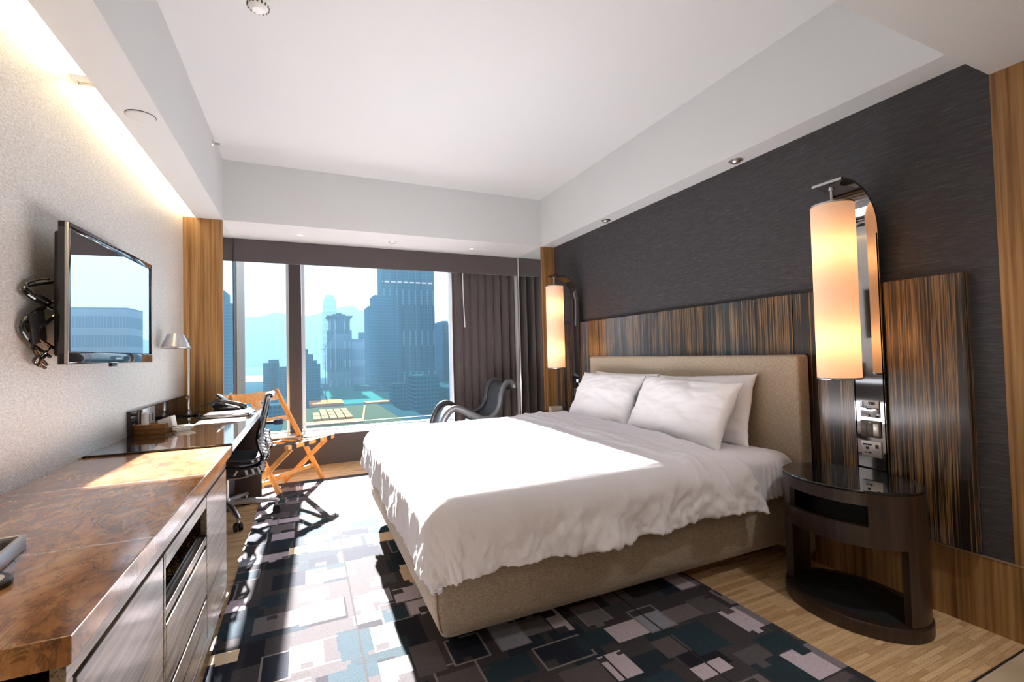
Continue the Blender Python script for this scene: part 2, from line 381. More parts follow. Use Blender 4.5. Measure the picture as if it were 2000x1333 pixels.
# ------------------------------------------------------------------ rug
def make_rug():
    x0, x1, y0, y1, c = -.36, 1.83, .95, 4.97, .0085
    nx, ny = int((x1 - x0) / c), int((y1 - y0) / c)
    base = np.array(srgb(62, 59, 62)); A = np.tile(base, (ny, nx, 1)).astype('f4')
    pal = [(srgb(176, 165, 174), 6), (srgb(218, 194, 164), 2.2), (srgb(104, 98, 100), 5), (srgb(40, 54, 62), 4.5), (srgb(36, 40, 50), 2.5), (srgb(82, 78, 80), 4), (srgb(134, 136, 146), 2.5)]
    R = random.Random(11)
    def rect(x, y, w, h, col, line=None):
        xa, ya, xb, yb = max(0, x), max(0, y), min(nx, x + w), min(ny, y + h)
        if xa >= xb or ya >= yb: return
        if line is not None:
            A[ya:yb, xa:xa + 1] = line; A[ya:yb, xb - 1:xb] = line; A[ya:ya + 1, xa:xb] = line; A[yb - 1:yb, xa:xb] = line
        else: A[ya:yb, xa:xb] = col
    # broad darker fields
    for _ in range(120):
        w, h = R.randint(14, 34), R.randint(14, 32)
        rect(R.randint(-4, nx), R.randint(-4, ny), w, h, np.array(R.choice([srgb(38, 46, 54), srgb(60, 56, 58), srgb(34, 34, 40), srgb(40, 52, 58)])))
    gy = 0
    while gy < ny:
        rowh = R.randint(14, 23); gx = -R.randint(0, 8)
        while gx < nx:
            w = R.randint(10, 23); h = R.randint(int(rowh * .6), rowh)
            if R.random() < .80:
                col = np.array(R.choices([p[0] for p in pal], [p[1] for p in pal])[0])
                yy = gy + R.randint(0, max(0, rowh - h))
                k = R.random()
                if k < .28:
                    rect(gx - 1, yy - 1, w + R.choice([2, 2, 9]), h + R.choice([2, 2, 7]), None, np.array(srgb(122, 116, 116)))
                rect(gx, yy, w, h, col)
                for _ in range(R.choice([0, 1, 1, 2])):
                    q = R.randint(3, 7)
                    if R.random() < .6:     # notch
                        ex = R.choice([gx, gx + w - q, gx + R.randint(1, max(1, w - q - 1))]); ey = R.choice([yy, yy + h - q])
                        rect(ex, ey, q, q - 1, base)
                    else:                   # tab
                        ex = gx + R.randint(0, max(0, w - q)); ey = R.choice([yy - q + 1, yy + h])
                        rect(ex, ey, q, q - 1, col)
            gx += w + R.choice([0, 0, 1, 4, 7])
        gy += rowh + R.choice([0, 1, 1, 3])
    # long dark joint lines
    for _ in range(3):
        x = R.randint(0, nx - 3); A[:, x:x + 1] = base * .6
    A[:, -5:] = A[:, -5:] * .35 + base * .5
    A = np.minimum(A * 1.18, .85)
    X = np.linspace(x0, x1, nx + 1); Y = np.linspace(y0, y1, ny + 1)
    gx, gy = np.meshgrid(X, Y); V = np.stack([gx.ravel(), gy.ravel(), np.full(gx.size, .009)], 1)
    i = np.arange(nx * ny); r, cc = i // nx, i % nx; a = r * (nx + 1) + cc
    Fq = np.stack([a, a + 1, a + nx + 2, a + nx + 1], 1)
    nb = len(V)
    V = np.vstack([V, [[x0, y0, 0.001], [x1, y0, 0.001], [x1, y1, 0.001], [x0, y1, 0.001]]])
    c00, c10, c01, c11 = 0, nx, ny * (nx + 1), ny * (nx + 1) + nx
    side = [(nb, nb + 1, c10, c00), (nb + 1, nb + 2, c11, c10), (nb + 2, nb + 3, c01, c11), (nb + 3, nb, c00, c01)]
    me = bpy.data.meshes.new('rug'); me.from_pydata(V.tolist(), [], Fq.tolist() + side); me.update()
    at = me.attributes.new('patch', 'FLOAT_COLOR', 'FACE')
    cols = np.ones((len(me.polygons), 4), 'f4'); cols[:nx * ny, :3] = A.reshape(-1, 3); cols[nx * ny:, :3] = base
    at.data.foreach_set('color', cols.ravel()); me.materials.append(M['rug'])
    o = link(bpy.data.objects.new('rug', me))
    tag(o, 'charcoal patchwork rug of grey, teal and beige blocks under the bed', 'rug')
make_rug()

# ------------------------------------------------------------------ bed
bx0, bx1, by0, by1 = .435, 2.425, 1.715, 3.635
L = (1.43, 2.67, 0)
bed = thing('bed', 'king bed with beige linen upholstered base and headboard', 'bed', L)
def base_fn():
    m = MB(L)
    zs = [(.10, .055), (.115, .035), (.16, .015), (.24, 0), (.32, 0), (.36, .012), (.375, .05)]
    rings = []
    for z, ins in zs:
        x0, x1, y0, y1 = bx0 + ins, bx1, by0 + ins, by1 - ins
        rr = .03; pts = []
        for cx, cy, a0 in ((x0 + rr, y0 + rr, PI), (x1 - .01, y0 + .01, 1.5 * PI), (x1 - .01, y1 - .01, 0), (x0 + rr, y1 - rr, PI / 2)):
            q = rr if cx < 1 else .01
            for k in range(6):
                a = a0 + k / 5 * PI / 2; pts.append((cx + q * math.cos(a), cy + q * math.sin(a)))
        rings.append([m.bm.verts.new((x, y, z)) for x, y in pts])
    n = len(rings[0])
    for A, B in zip(rings, rings[1:]):
        for k in range(n): m.bm.faces.new([A[k], A[(k + 1) % n], B[(k + 1) % n], B[k]])
    m.bm.faces.new(rings[0][::-1]); m.bm.faces.new(rings[-1])
    return m
bb = base_fn().build('base', M['linen'], bed, smooth=60)
def seam(yn, sg):
    m = MB(L); m.tube([(bx0 + .008 + i, yn + sg * (.008 + i), z) for z, i in ((.105, .05), (.16, .013), (.24, 0), (.32, 0), (.36, .012), (.373, .045))], .0035, 6)
    return m.build('piping', M['seam'], bb)
seam(by0, 1); seam(by1, -1)
for x in (.62, 2.2):
    for y in (1.95, 3.4):
        m = MB(L); m.cyl((x, y, 0.009), (x, y, .101), .025, .03, 16); m.build('leg', M['black'], bed)
m = MB(L); m.box(2.43, 2.526, 1.635, 3.632, .08, 1.156, .018, 3); m.build('headboard', M['linen'], bed)
m = MB(L); m.box(.52, 2.422, 1.74, 3.60, .376, .622, .06, 4); m.build('mattress', M['cotton'], bed, smooth=60)

def drape(e, r, flare):
    if e <= 0: return 0.0, 0.0
    q = r * PI / 2
    if e < q: return r * math.sin(e / r), r * (1 - math.cos(e / r))
    return r + (e - q) * flare, r + (e - q)

def fbm(x, y, z=0.0): return noise.fractal(Vector((x, y, z)), .6, 2.0, 4)
# fitted sheet over the head end
def sheet_pt(u, v):
    x = 1.70 + u * .705
    cn, cf, r = 1.735, 3.605, .075
    ln = .075 * PI / 2 + .165 - .02 * u
    t = -ln + v * ((cf - cn) + ln + .20)
    if t < 0: o, dz = drape(-t, r, .06); y = cn - o
    elif t > cf - cn: o, dz = drape(t - (cf - cn), r, .06); y = cf + o
    else: y = cn + t; dz = 0
    z = .637 - dz
    if x > 2.33:
        k = (x - 2.33) / .075; z -= .028 * k * k * (1 if dz < .08 else 0)
    pl = min(1, max(0, dz - .02) / .10)
    pk = math.exp(-((x - 2.24) / .07) ** 2)
    y += pl * (.011 * math.sin(x * 170) * pk + .008 * fbm(x * 7, z * 3))
    z += .004 * fbm(x * 5, y * 5, 3)
    return (x, y, z)
m = MB(); m.grid(sheet_pt, 70, 150)
sh = m.build('fitted_sheet', M['cotton'], smooth=180); md = sh.modifiers.new('thick', 'SOLIDIFY'); md.thickness = .006; md.offset = -1
tag(sh, 'white sheet tucked over the mattress beside the beige headboard', 'bed sheet')
# duvet
def duvet_pt(u, v):
    r = .115; cx, cn, cf = .505, 1.715, 3.60
    lf, ln, lf2 = .33, .335, .33
    s = -lf + u * (lf + 1.47)
    t = -ln + v * (ln + (cf - cn) + lf2)
    # head edge runs a little skewed towards the pillows on the far side
    ex = max(0, -s)
    ey = max(0, -t) + max(0, t - (cf - cn)); sgn = -1 if t < 0 else 1
    p = 3.2
    e = (ex ** p + ey ** p) ** (1 / p) if (ex > 0 and ey > 0) else max(ex, ey)
    e = min(e, .352); hyp = math.hypot(ex, ey) or 1
    # the hem hangs a little unevenly
    hemn = 1 + .09 * fbm(s * 2.1 + 4, t * 1.3, 1.7) * min(1, e / .2)
    o, dz = drape(e * hemn, r, .07)
    dx, dy = ex / hyp, ey / hyp
    x = cx + max(0, s) - o * dx
    tt = min(max(t, 0), cf - cn)
    y = cn + tt + sgn * o * dy
    z = .662 - dz
    S_ = max(0, s)
    # soft loft
    if e == 0:
        z += .008 * math.sin(PI * tt / (cf - cn)) + .006 * fbm(x * 2.2, y * 2.2, 5)
    # fold-back band near the pillows
    band = min(1, max(0, (x - 1.63 - .03 * fbm(y * 1.5, 2, 2)) / .025))
    z += .013 * band * (1 if dz < .2 else max(0, 1 - (dz - .2) / .1))
    if band > 0:
        y -= .012 * band * min(1, dz / .1)
        w = fbm(x * 9 + y * 2.5, y * 3.2, 8)
        rg = .011 * math.exp(-((x - 1.80 - .02 * fbm(y * 2, 7)) / .011) ** 2) + .008 * math.exp(-((x - 1.70 - .02 * fbm(y * 2, 3)) / .009) ** 2)
        if dz < .06: z += rg
        else: y -= rg
        z += .009 * band * w * (1 - min(1, dz / .15))
    # hanging folds
    k = min(1, max(0, dz - .03) / .22)
    if k > 0:
        ang = s if dy > .5 else t
        fold = .010 * math.sin(ang * 15 + dz * 9 + 4 * fbm(ang * 2, 0, 4)) + .026 * fbm(ang * 5.5 - dz * 3, dz * 3, 6) + .015 * fbm(ang * 13 + dz * 8, dz * 9, 3) + .003 * fbm(ang * 30, dz * 26, 1)
        if ex > 0 and ey > 0: fold += .008 * math.sin(math.atan2(ex, ey) * 11)
        if x > 1.45 and dy > .5: fold += .012 * math.sin(ang * 42 + 2 * fbm(ang * 3, dz * 4))
        amp = k * (1.0 if dy > .5 else .38)
        x -= fold * amp * dx; y += sgn * fold * amp * dy
        # puckered hem
        hm = max(0, (dz - .2) / .08)
        z += .014 * min(1, hm) * fbm(ang * 9, 3, 7)
    # slant of the head-end hem: reaches further down the bed on the far side
    if u > .8:
        kk = (u - .8) / .2
        x += kk * (.20 * (tt / (cf - cn)) + .02 * fbm(t * 2.5, 1, 9) - .02)
        if dz > .02: x += kk * .13 * min(1, dz / .26)
    return (x, y, z)
m = MB(); m.grid(duvet_pt, 230, 250)
dv = m.build('duvet', M['cotton'], smooth=180); md = dv.modifiers.new('thick', 'SOLIDIFY'); md.thickness = .016; md.offset = -1
tag(dv, 'crumpled white duvet draped over the bed, its edge folded back', 'duvet')

def pillow_mesh(w, h, th, seed):
    m = MB(); R = random.Random(seed); N = 44
    def side(sg):
        def fn(u, v):
            a, b = u * 2 - 1, v * 2 - 1
            x = a * w / 2 * (1 - .055 * (1 - abs(b) ** 2.5) * abs(a) ** 4) ; y = b * h / 2 * (1 - .06 * (1 - abs(a) ** 2.5) * abs(b) ** 4)
            edge = max(abs(a), abs(b))
            prof = max(0, (1 - abs(a) ** 2.6)) ** .55 * max(0, (1 - abs(b) ** 2.6)) ** .55
            z = sg * (th / 2 * prof * (1 + .10 * fbm(a * 1.3 + seed, b * 1.3)) + .002)
            z += (.006 * fbm(a * 2.2 + seed, b * 2.2, 2) + .003 * fbm(a * 7 + b * 3, b * 2, seed) + .005 * fbm(a * 14, b * 5, seed) * max(0, edge - .55) / .45) * (1 if edge < .97 else .5)
            z += .02 * fbm(a * .9 + seed, b * .9, 4) * edge
            return (x, y, z)
        return m.grid(fn, N, N)
    A = side(1); B = side(-1)
    bmesh.ops.remove_doubles(m.bm, verts=m.bm.verts[:], dist=.0001)
    loops = [A, B]
    idx = [(i, 0) for i in range(N)] + [(N - 1, j) for j in range(1, N)] + [(i, N - 1) for i in range(N - 2, -1, -1)] + [(0, j) for j in range(N - 2, 0, -1)]
    for k in range(len(idx)):
        (i, j), (i2, j2) = idx[k], idx[(k + 1) % len(idx)]
        try: m.bm.faces.new([A[i][j], A[i2][j2], B[i2][j2], B[i][j]])
        except Exception: pass
    return m
def pillow(label, c, lean, w=.80, h=.46, th=.17, seed=1, yaw=0, roll=0):
    m = pillow_mesh(w, h, th, seed); o = m.build('pillow', M['pillow'], smooth=180)
    # local x -> -Y (across the bed), local y -> up the lean, local z -> towards the foot
    ux = Vector((0, -1, 0)); uy = Vector((math.cos(lean), 0, math.sin(lean))); uz = ux.cross(uy)
    R3 = Matrix((ux, uy, uz)).transposed()
    R3 = Matrix.Rotation(yaw, 3, 'Z') @ R3 @ Matrix.Rotation(roll, 3, 'Z')
    o.matrix_world = Matrix.Translation(c) @ R3.to_4x4()
    tag(o, label, 'pillow', 'pillows against the headboard')
rad = math.radians
pillow('white pillow leaning in front at the window side of the headboard', (2.205, 3.12, .830), rad(62), .80, .42, .17, 3)
pillow('white pillow leaning in front on the side by the near nightstand', (2.185, 2.275, .825), rad(60), .82, .425, .18, 5, roll=rad(-1))
pillow('rear white pillow mostly hidden behind the pillow at the window side', (2.350, 3.08, .822), rad(76), .80, .42, .12, 8)
pillow('rear white pillow showing its edge beside the near front pillow', (2.345, 2.255, .825), rad(75), .80, .43, .12, 12, roll=rad(2.5))

# ------------------------------------------------------------------ zebra wall panel behind the bed
L = (2.53, 2.67, .32)
hp = thing('headboard_wall_panel', 'long dark zebra-grain wood panel fixed to the charcoal wall behind the bed', 'wall panel', L)
for y0, y1 in ((.975, 1.272), (1.408, 1.722), (1.726, 3.612), (3.616, 3.932), (4.068, 4.365)):
    m = MB(L); m.box(2.53, XR - .001, y0, y1, .325, 1.50, .002, 1); m.build('panel', M['zebra'], hp, smooth=0)

# ------------------------------------------------------------------ bedside mirror strips with lamp
def mirror_strip(yc, label):
    L = (2.5, yc, .5)
    root = thing('mirror_strip', label, 'mirror strip', L, 0, 'mirror strips with bedside sockets')
    m = MB(L); w = .067
    path = [(2.512, .33), (2.512, 1.74)]
    for k in range(1, 13):
        a = k / 12 * PI / 2; path.append((2.512 - .2 * (1 - math.cos(a)), 1.76 + .2 * math.sin(a)))
    path.append((2.245, 1.962))
    th = .012
    n = len(path); off = []
    for i in range(n):
        a = Vector(path[max(i - 1, 0)]); b = Vector(path[min(i + 1, n - 1)]); d = (b - a).normalized()
        off.append(Vector(path[i]) + Vector((d.y, -d.x)) * th)
    V = [[m.bm.verts.new((p[0], yc + s * w, p[1])) for p in path] for s in (-1, 1)]
    W = [[m.bm.verts.new((p[0], yc + s * w, p[1])) for p in off] for s in (-1, 1)]
    f = m.bm.faces.new
    for i in range(n - 1):
        f([V[0][i], V[0][i + 1], V[1][i + 1], V[1][i]]); f([W[0][i], W[1][i], W[1][i + 1], W[0][i + 1]])
        for s in (0, 1): f([V[s][i], W[s][i], W[s][i + 1], V[s][i + 1]])
    for i in (0, n - 1): f([V[0][i], V[1][i], W[1][i], W[0][i]])
    m.build('strip', M['strip_mirror'], root, smooth=30)
    e = MB(L)
    for s in (-1, 1): e.box(2.512, 2.53, yc + s * (w - .004) - .003, yc + s * (w - .004) + .003, .33, 1.76)
    e.build('backing', M['black'], root, smooth=0)
    xs = 2.511
    p = MB(L); p.box(xs - .006, xs, yc - .043, yc + .040, .848, .928, .002); pl = p.build('card_plate', M['chrome'], root)
    q = MB(L); q.box(xs - .0075, xs - .005, yc - .012, yc + .012, .885, .892, .001); q.build('slot', M['black'], pl)
    for zz in (.918, .858):
        q = MB(L); q.cyl((xs - .0075, yc, zz), (xs - .005, yc, zz), .004, seg=10); q.build('screw', M['black'], pl)
    p = MB(L); p.box(xs - .008, xs, yc - .046, yc + .042, .750, .832, .004); pl = p.build('switch_plate', M['grey_plastic'], root)
    for k in range(3):
        q = MB(L); y = yc - .040 + k * .026; q.box(xs - .011, xs - .007, y, y + .024, .760, .818, .0015); q.build('rocker', M['grey_plastic'] if k else M['satin_nickel'], pl)
    q = MB(L); q.box(xs - .010, xs - .007, yc - .006, yc, .822, .827); q.build('indicator', M['white_plastic'], pl)
    p = MB(L); p.box(xs - .007, xs, yc - .046, yc + .042, .655, .732, .003); pl = p.build('socket_plate', M['satin_nickel'], root)
    for yy, zz, a, b in ((yc + .024, .715, .009, .004), (yc + .004, .715, .009, .004), (yc + .014, .698, .006, .006), (yc - .028, .709, .007, .009), (yc + .02, .676, .006, .003), (yc + .004, .676, .006, .003)):
        q = MB(L); q.box(xs - .0085, xs - .006, yy - a, yy + a, zz - b, zz + b); q.build('socket_hole', M['black'], pl, smooth=0)
    return root
mirror_strip(1.34, 'curved mirror strip with sockets behind the large near hanging lamp')
mirror_strip(4.0, 'curved mirror strip with sockets between the curtain and the headboard')

def hanging_lamp(yc, label, power):
    X, Z0, Z1, r = 2.283, 1.045, 1.868, .0875
    L = (X, yc, Z0)
    root = thing('hanging_lamp', label, 'lamp', L, 0, 'cylinder bedside lamps')
    m = MB(L); m.cyl((X, yc, Z1 - .02), (X, yc, 1.95), .006, seg=12); m.cyl((X, yc, 1.935), (X, yc, 1.951), .012, seg=16); m.build('rod', M['chrome'], root)
    m = MB(L)
    prof = [(r, Z0 + .004), (r, Z1 - .006)]
    m.lathe([(r, Z0 + .004 + (Z1 - Z0 - .01) * k / 10) for k in range(11)], (X, yc, 0), 48)
    m.build('shade', M['shade'], root)
    for z in (Z0, Z1 - .008):
        m = MB(L); m.lathe([(r + .001, z), (r + .0015, z + .004), (r + .001, z + .008), (r - .004, z + .008), (r - .004, z), (r + .001, z)], (X, yc, 0), 48)
        if z > Z0:
            for a in (0, 2 * PI / 3, 4 * PI / 3): m.tube([(X, yc, Z1 - .004), (X + r * math.cos(a), yc + r * math.sin(a), Z1 - .004)], .003, 6)
        m.build('shade_ring', M['chrome'], root)
    m = MB(L); m.lathe([(0, Z0 + .006), (r - .005, Z0 + .006), (r - .005, Z0 + .009), (0, Z0 + .009)], (X, yc, 0), 40); m.build('diffuser', M['shade'], root)
    for z in (Z0 + .18, Z1 - .22):
        d = bpy.data.lights.new('bulb', 'POINT'); d.energy = power; d.color = (1.0, .52, .22); d.shadow_soft_size = .03
        o = bpy.data.objects.new('bulb_light', d); o.location = (X, yc, z); link(o)
hanging_lamp(1.34, 'large glowing cylinder lamp hanging above the near nightstand', 1.25)
hanging_lamp(4.0, 'smaller glowing cylinder lamp beside the curtain, at the far bedside', 1.25)

# ------------------------------------------------------------------ nightstands
def nightstand(yc, label):
    cx, ax, ay = 2.279, .217, .280
    L = (cx, yc, 0)
    root = thing('nightstand', label, 'nightstand', L, 0, 'oval nightstands')
    def ell(m, a, b, z0, z1, seg=64, bev=0):
        pr = [(0, z0), (1, z0), (1, z1), (0, z1)] if not bev else [(0, z0), (1 - bev, z0), (1, z0 + .006), (1, z1 - .006), (1 - bev, z1), (0, z1)]
        m.lathe(pr, (cx, yc, 0), seg, a, b)
    m = MB(L); ell(m, ax, ay, .578, .586); m.build('wood_top', M['wenge'], root)
    m = MB(L); ell(m, ax + .002, ay + .002, .588, .598, 64, .01); m.build('glass_top', M['dark_glass'], root)
    # apron drum with a long slot on its front
    m = MB(L)
    P = PI; t_ = .022
    s0, s1 = P - .62, P + .66      # slot angles (front faces -X)
    z0, z1, zs0, zs1 = .365, .578, .448, .535
    m.arcwall(cx, yc, ax, ay, t_, s1, s0 + 2 * P, z0, z1, 40)
    m.arcwall(cx, yc, ax, ay, t_, s0, s1, z0, zs0, 24)
    m.arcwall(cx, yc, ax, ay, t_, s0, s1, zs1, z1, 24)
    m.build('apron', M['wenge'], root)
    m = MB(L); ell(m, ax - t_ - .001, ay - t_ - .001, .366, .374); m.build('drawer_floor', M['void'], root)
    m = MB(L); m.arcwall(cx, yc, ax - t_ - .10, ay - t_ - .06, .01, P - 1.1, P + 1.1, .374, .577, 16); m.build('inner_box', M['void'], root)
    for a0 in (1.5 * P, .5 * P):
        m = MB(L); m.arcwall(cx, yc, ax, ay, t_ + .01, a0 - .36, a0 + .40 if a0 > 4 else a0 + .40, .055, .366, 20); m.build('leg', M['wenge'], root)
    m = MB(L); ell(m, ax + .004, ay + .008, 0.0, .058, 64, .015); m.build('plinth', M['wenge'], root)
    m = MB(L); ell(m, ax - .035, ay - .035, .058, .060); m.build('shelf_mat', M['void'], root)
    return root
nightstand(1.32, 'dark oval nightstand with an open slot, in front of the zebra panel')
nightstand(4.02, 'dark oval nightstand mostly hidden between the bed and the curtain')
L = (2.22, 3.98, .6)
ck = thing('alarm_clock', 'beige and black cylinder clock lying on the far nightstand', 'clock', (2.235, 3.90, .599), rad(-10))
m = MB(); m.tube([(-.085, 0, .042), (.03, 0, .042)], .042, 28); m.build('face', M['beige_fabric'], ck)
m = MB(); m.tube([(.03, 0, .042), (.06, 0, .042), (.068, 0, .042)], [.0425, .0425, .036], 28); m.build('end_cap', M['black'], ck)
m = MB(); m.box(-.05, .03, -.02, .02, 0, .006); m.build('foot', M['black'], ck)

# ------------------------------------------------------------------ credenza, counter, desk
CT = .783
XF = -.345
L = (-.62, 1.78, 0)
cr = thing('credenza', 'streaked veneer cabinet, painted greyer for reflected light, with niche and drawers under the marble counter', 'cabinet', L)
m = MB(L)
m.box(XL + .01, XF - .022, .985, 1.005, .0, .70); m.box(XL + .01, XF - .022, 2.52, 2.55, .02, .70)
m.box(XL + .01, XF - .022, .98, 2.55, .17, .19); m.box(XL + .01, XL + .03, .98, 2.55, .1, .70); m.box(XL + .01, XF - .05, .98, 2.55, .66, .70)
m.box(XL + .01, XF - .022, 1.49, 1.51, .19, .68); m.box(XL + .01, XF - .022, 2.065, 2.08, .19, .68)
m.box(XL + .01, XF - .022, 1.51, 2.065, .53, .55)
m.build('body', M['dark_side'], cr, smooth=0)
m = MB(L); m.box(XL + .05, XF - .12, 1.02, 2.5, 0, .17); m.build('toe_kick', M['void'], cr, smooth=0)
m = MB(L); m.box(XF - .02, XF, .955, 2.545, .70, .735, .002); m.build('apron_rail', M['zebra_h'], cr, smooth=0)
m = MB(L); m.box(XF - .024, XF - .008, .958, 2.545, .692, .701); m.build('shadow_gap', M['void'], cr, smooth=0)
m = MB(L); m.box(XF - .04, XF, .952, .982, .0, .70, .002); m.box(XF - .04, XF, .952, 2.545, .11, .155, .003); m.build('face_frame', M['zebra_h'], cr, smooth=0)
def door(name, y0, y1, z0, z1):
    m = MB(L); m.box(XF - .02, XF + .001, y0, y1, z0, z1, .002); return m.build(name, M['zebra_h'], cr, smooth=0)
door('door', .99, 1.490, .160, .690); door('door', 2.074, 2.500, .160, .690)
m = MB(L); m.box(XF - .02, XF, 2.505, 2.545, .155, .692, .002); m.build('stile', M['zebra_h'], cr, smooth=0)
m = MB(L); m.box(XF - .02, XF, 1.503, 1.518, .155, .690, .001); m.build('stile', M['zebra_h'], cr, smooth=0)
door('drawer', 1.522, 2.066, .326, .500); door('drawer', 1.522, 2.066, .160, .312)
m = MB(L); m.box(XF - .022, XF, 1.52, 2.068, .515, .542, .002); m.box(XF - .022, XF, 1.52, 2.068, .648, .690, .002); m.build('niche_rail', M['zebra_h'], cr, smooth=0)
m = MB(L); m.box(XL + .06, XF - .022, 1.512, 2.064, .551, .556); m.box(XL + .055, XL + .06, 1.512, 2.064, .55, .66); m.build('niche_lining', M['zebra'], cr, smooth=0)

m = MB(); m.box(XL + .001, XF + .012, .938, 2.640, .737, CT, .003)
o = m.build('marble_counter', M['marble'], smooth=0); tag(o, 'polished brown marble counter top with white veins along the silver wall', 'counter')
# desk: black granite top, end panel, modesty panel
L = (-.62, 3.57, 0)
dk = thing('desk', 'desk with glossy black stone top between the marble counter and window panel', 'desk', L)
m = MB(L); m.box(XL + .001, XF + .012, 2.643, YF - .002, .755, .792, .003); m.build('desk_top', M['granite'], dk, smooth=0)
m = MB(L); m.box(XF + .0125, XF + .016, 2.643, YF - .003, .752, .792); m.build('lit_front_edge', M['alu_light'], dk, smooth=0)  # pale strip stands in for window light along the desk edge
m = MB(L); m.box(XL + .01, XF, 4.44, 4.48, 0, .754); m.build('end_panel', M['wenge'], dk, smooth=0)
m = MB(L); m.box(XL + .02, XL + .05, 2.66, 4.44, .25, .754); m.build('modesty_panel', M['wenge'], dk, smooth=0)
m = MB(L); m.box(XL + .001, XL + .02, 3.20, YF - .002, .7925, .93); m.build('backsplash', M['black_gloss'], dk, smooth=0)
L = (XL + .021, 3.46, .795)
pp = thing('power_panel', 'brushed silver socket panel on the wall behind the wooden box', 'power panel', L)
m = MB(L); m.box(XL + .0205, XL + .032, 3.36, 3.60, .797, .925, .002); m.build('plate', M['satin_nickel'], pp)
for y in (3.41, 3.47, 3.54):
    m = MB(L); m.box(XL + .0325, XL + .034, y - .016, y + .016, .84, .885); m.build('socket_hole', M['black'], pp, smooth=0)

# things on the counter
tr = thing('remote_tray', 'black tray with silver rim at the photo edge of the marble counter', 'tray', (-.64, 1.30, CT + .0005), rad(7))
m = MB(); m.box(-.12, .07, -.11, .11, 0, .006); m.build('bottom', M['skin_black'], tr, smooth=0)
m = MB()
for b in ((.062, .072, -.115, .115, 0, .034), (-.122, -.112, -.115, .115, 0, .034), (-.112, .062, -.115, -.105, 0, .034), (-.112, .062, .105, .115, 0, .034)): m.box(*b, .002)
m.build('rim', M['alu'], tr)
rm = thing('remote_control', 'silver edged remote lying inside the black tray', 'remote', (-.63, 1.275, CT + .0075), rad(20))
m = MB(); m.box(-.022, .022, -.075, .075, 0, .017, .005); m.build('case', M['black'], rm)
m = MB(); m.box(-.012, .012, .02, .06, .0171, .019, .001); m.build('keypad', M['pole_steel'], rm)
cs = thing('coaster', 'round black coaster with white printed disc near the black tray', 'coaster', (-.563, 1.205, CT + .0005))
m = MB(); m.lathe([(0, 0), (.044, 0), (.048, .003), (.048, .009), (.045, .012), (0, .012)], (0, 0, 0), 40); m.build('disc', M['black'], cs)
m = MB(); m.lathe([(0, .0122), (.036, .0122), (.036, .0128), (0, .0128)], (0, 0, 0), 40); d = m.build('printed_label', M['white_plastic'], cs)
m = MB()
for p in ([(.008, -.012), (.012, .002), (.010, .014)], [(.018, -.010), (.016, .000), (.024, .010)], [(.027, -.004), (.024, .006)]):
    m.tube([(x, y, .0132) for x, y in p], .0018, 6)
m.build('print_mark', M['black'], d)

# things on the desk
DZ = .7925
bx = thing('wooden_box', 'small oak stationery box on the black desk, holding white packets', 'box', (-.80, 3.28, DZ), rad(-8))
m = MB(); m.box(-.075, .075, -.05, .05, 0, .006)
for b in ((-.075, .075, -.05, -.043, 0, .055), (-.075, .075, .043, .05, 0, .055), (-.075, -.068, -.043, .043, 0, .055), (.068, .075, -.043, .043, 0, .055)): m.box(*b, .001)
m.build('body', M['oak_tray'], bx)
m = MB(); m.box(-.076, .076, -.051, .051, .026, .028); m.build('lid_line', M['wenge'], bx, smooth=0)
for k, (x, y, rz, l) in enumerate(((-.04, .0, .35, 'white folded card standing in the oak stationery box'), (.045, .012, -.3, 'white packet leaning out of the oak box, on its lamp side'))):
    o = thing('paper_packet', l, 'packet', (-.80 + x, 3.28 + y, DZ + .007), rz)
    m = MB()
    if k == 0: m.grid(lambda u, v: ((u - .5) * .035, -.02 + .025 * math.sin(v * 2.2), v * .115), 3, 12)
    else: m.obox((.02, 0, .045), (.035, 0, .012), (0, .022, 0), (-.006, 0, .03), .001)
    b = m.build('card', M['paper'], o)
    if k == 0: md = b.modifiers.new('t', 'SOLIDIFY'); md.thickness = .002
pk = thing('card_stack', 'fan of white cards lying beside the oak box under the desk lamp', 'cards', (-.68, 3.32, DZ), rad(15))
for k in range(3):
    m = MB(); m.obox((.0 + .012 * k, .01 * k, .004 + .009 * k), (.035, .012, 0), (-.015, .045, 0), (0, 0, .004)); m.build('card', M['paper'], pk, smooth=0)

# desk lamp
lp = thing('desk_lamp', 'silver desk lamp with a cone shade and slim pole on the desk', 'lamp', (-.81, 4.2, DZ))
m = MB(); m.box(-.06, .075, -.07, .05, 0, .012, .004); m.build('base', M['black_gloss'], lp)
m = MB(); m.cyl((0, 0, .012), (0, 0, .13), .009, seg=14); m.cyl((0, 0, .01), (0, 0, .035), .02, .013, 18); m.build('stem', M['chrome'], lp)
m = MB(); m.cyl((0, 0, .13), (0.003, 0, .545), .0075, seg=12); m.build('pole', M['pole_steel'], lp)
m = MB(); m.cyl((0, -.014, .135), (0, .014, .135), .015, seg=14); m.build('joint', M['chrome'], lp)
m = MB(); m.cyl((0, -.014, .545), (0, .014, .545), .013, seg=14); m.cyl((0, 0, .53), (0, 0, .585), .007, seg=10); m.build('joint', M['chrome'], lp)
m = MB(); m.tube([(0, .06, .56), (0, -.05, .555), (.005, -.28, .565), (.005, -.36, .57)], .005, 8); m.build('arm', M['chrome'], lp)
m = MB(); cz = .50
m.lathe([(.088, cz), (.082, cz + .012), (.05, cz + .088), (.044, cz + .096), (0.012, cz + .097)], (.006, -.40, 0), 40)
sh = m.build('shade', M['alu'], lp); md = sh.modifiers.new('t', 'SOLIDIFY'); md.thickness = .0015
m = MB(); m.lathe([(0, cz - .004), (.012, cz), (.016, cz + .02), (.01, cz + .06), (0, cz + .07)], (.006, -.40, 0), 16); m.build('bulb', M['black'], lp)
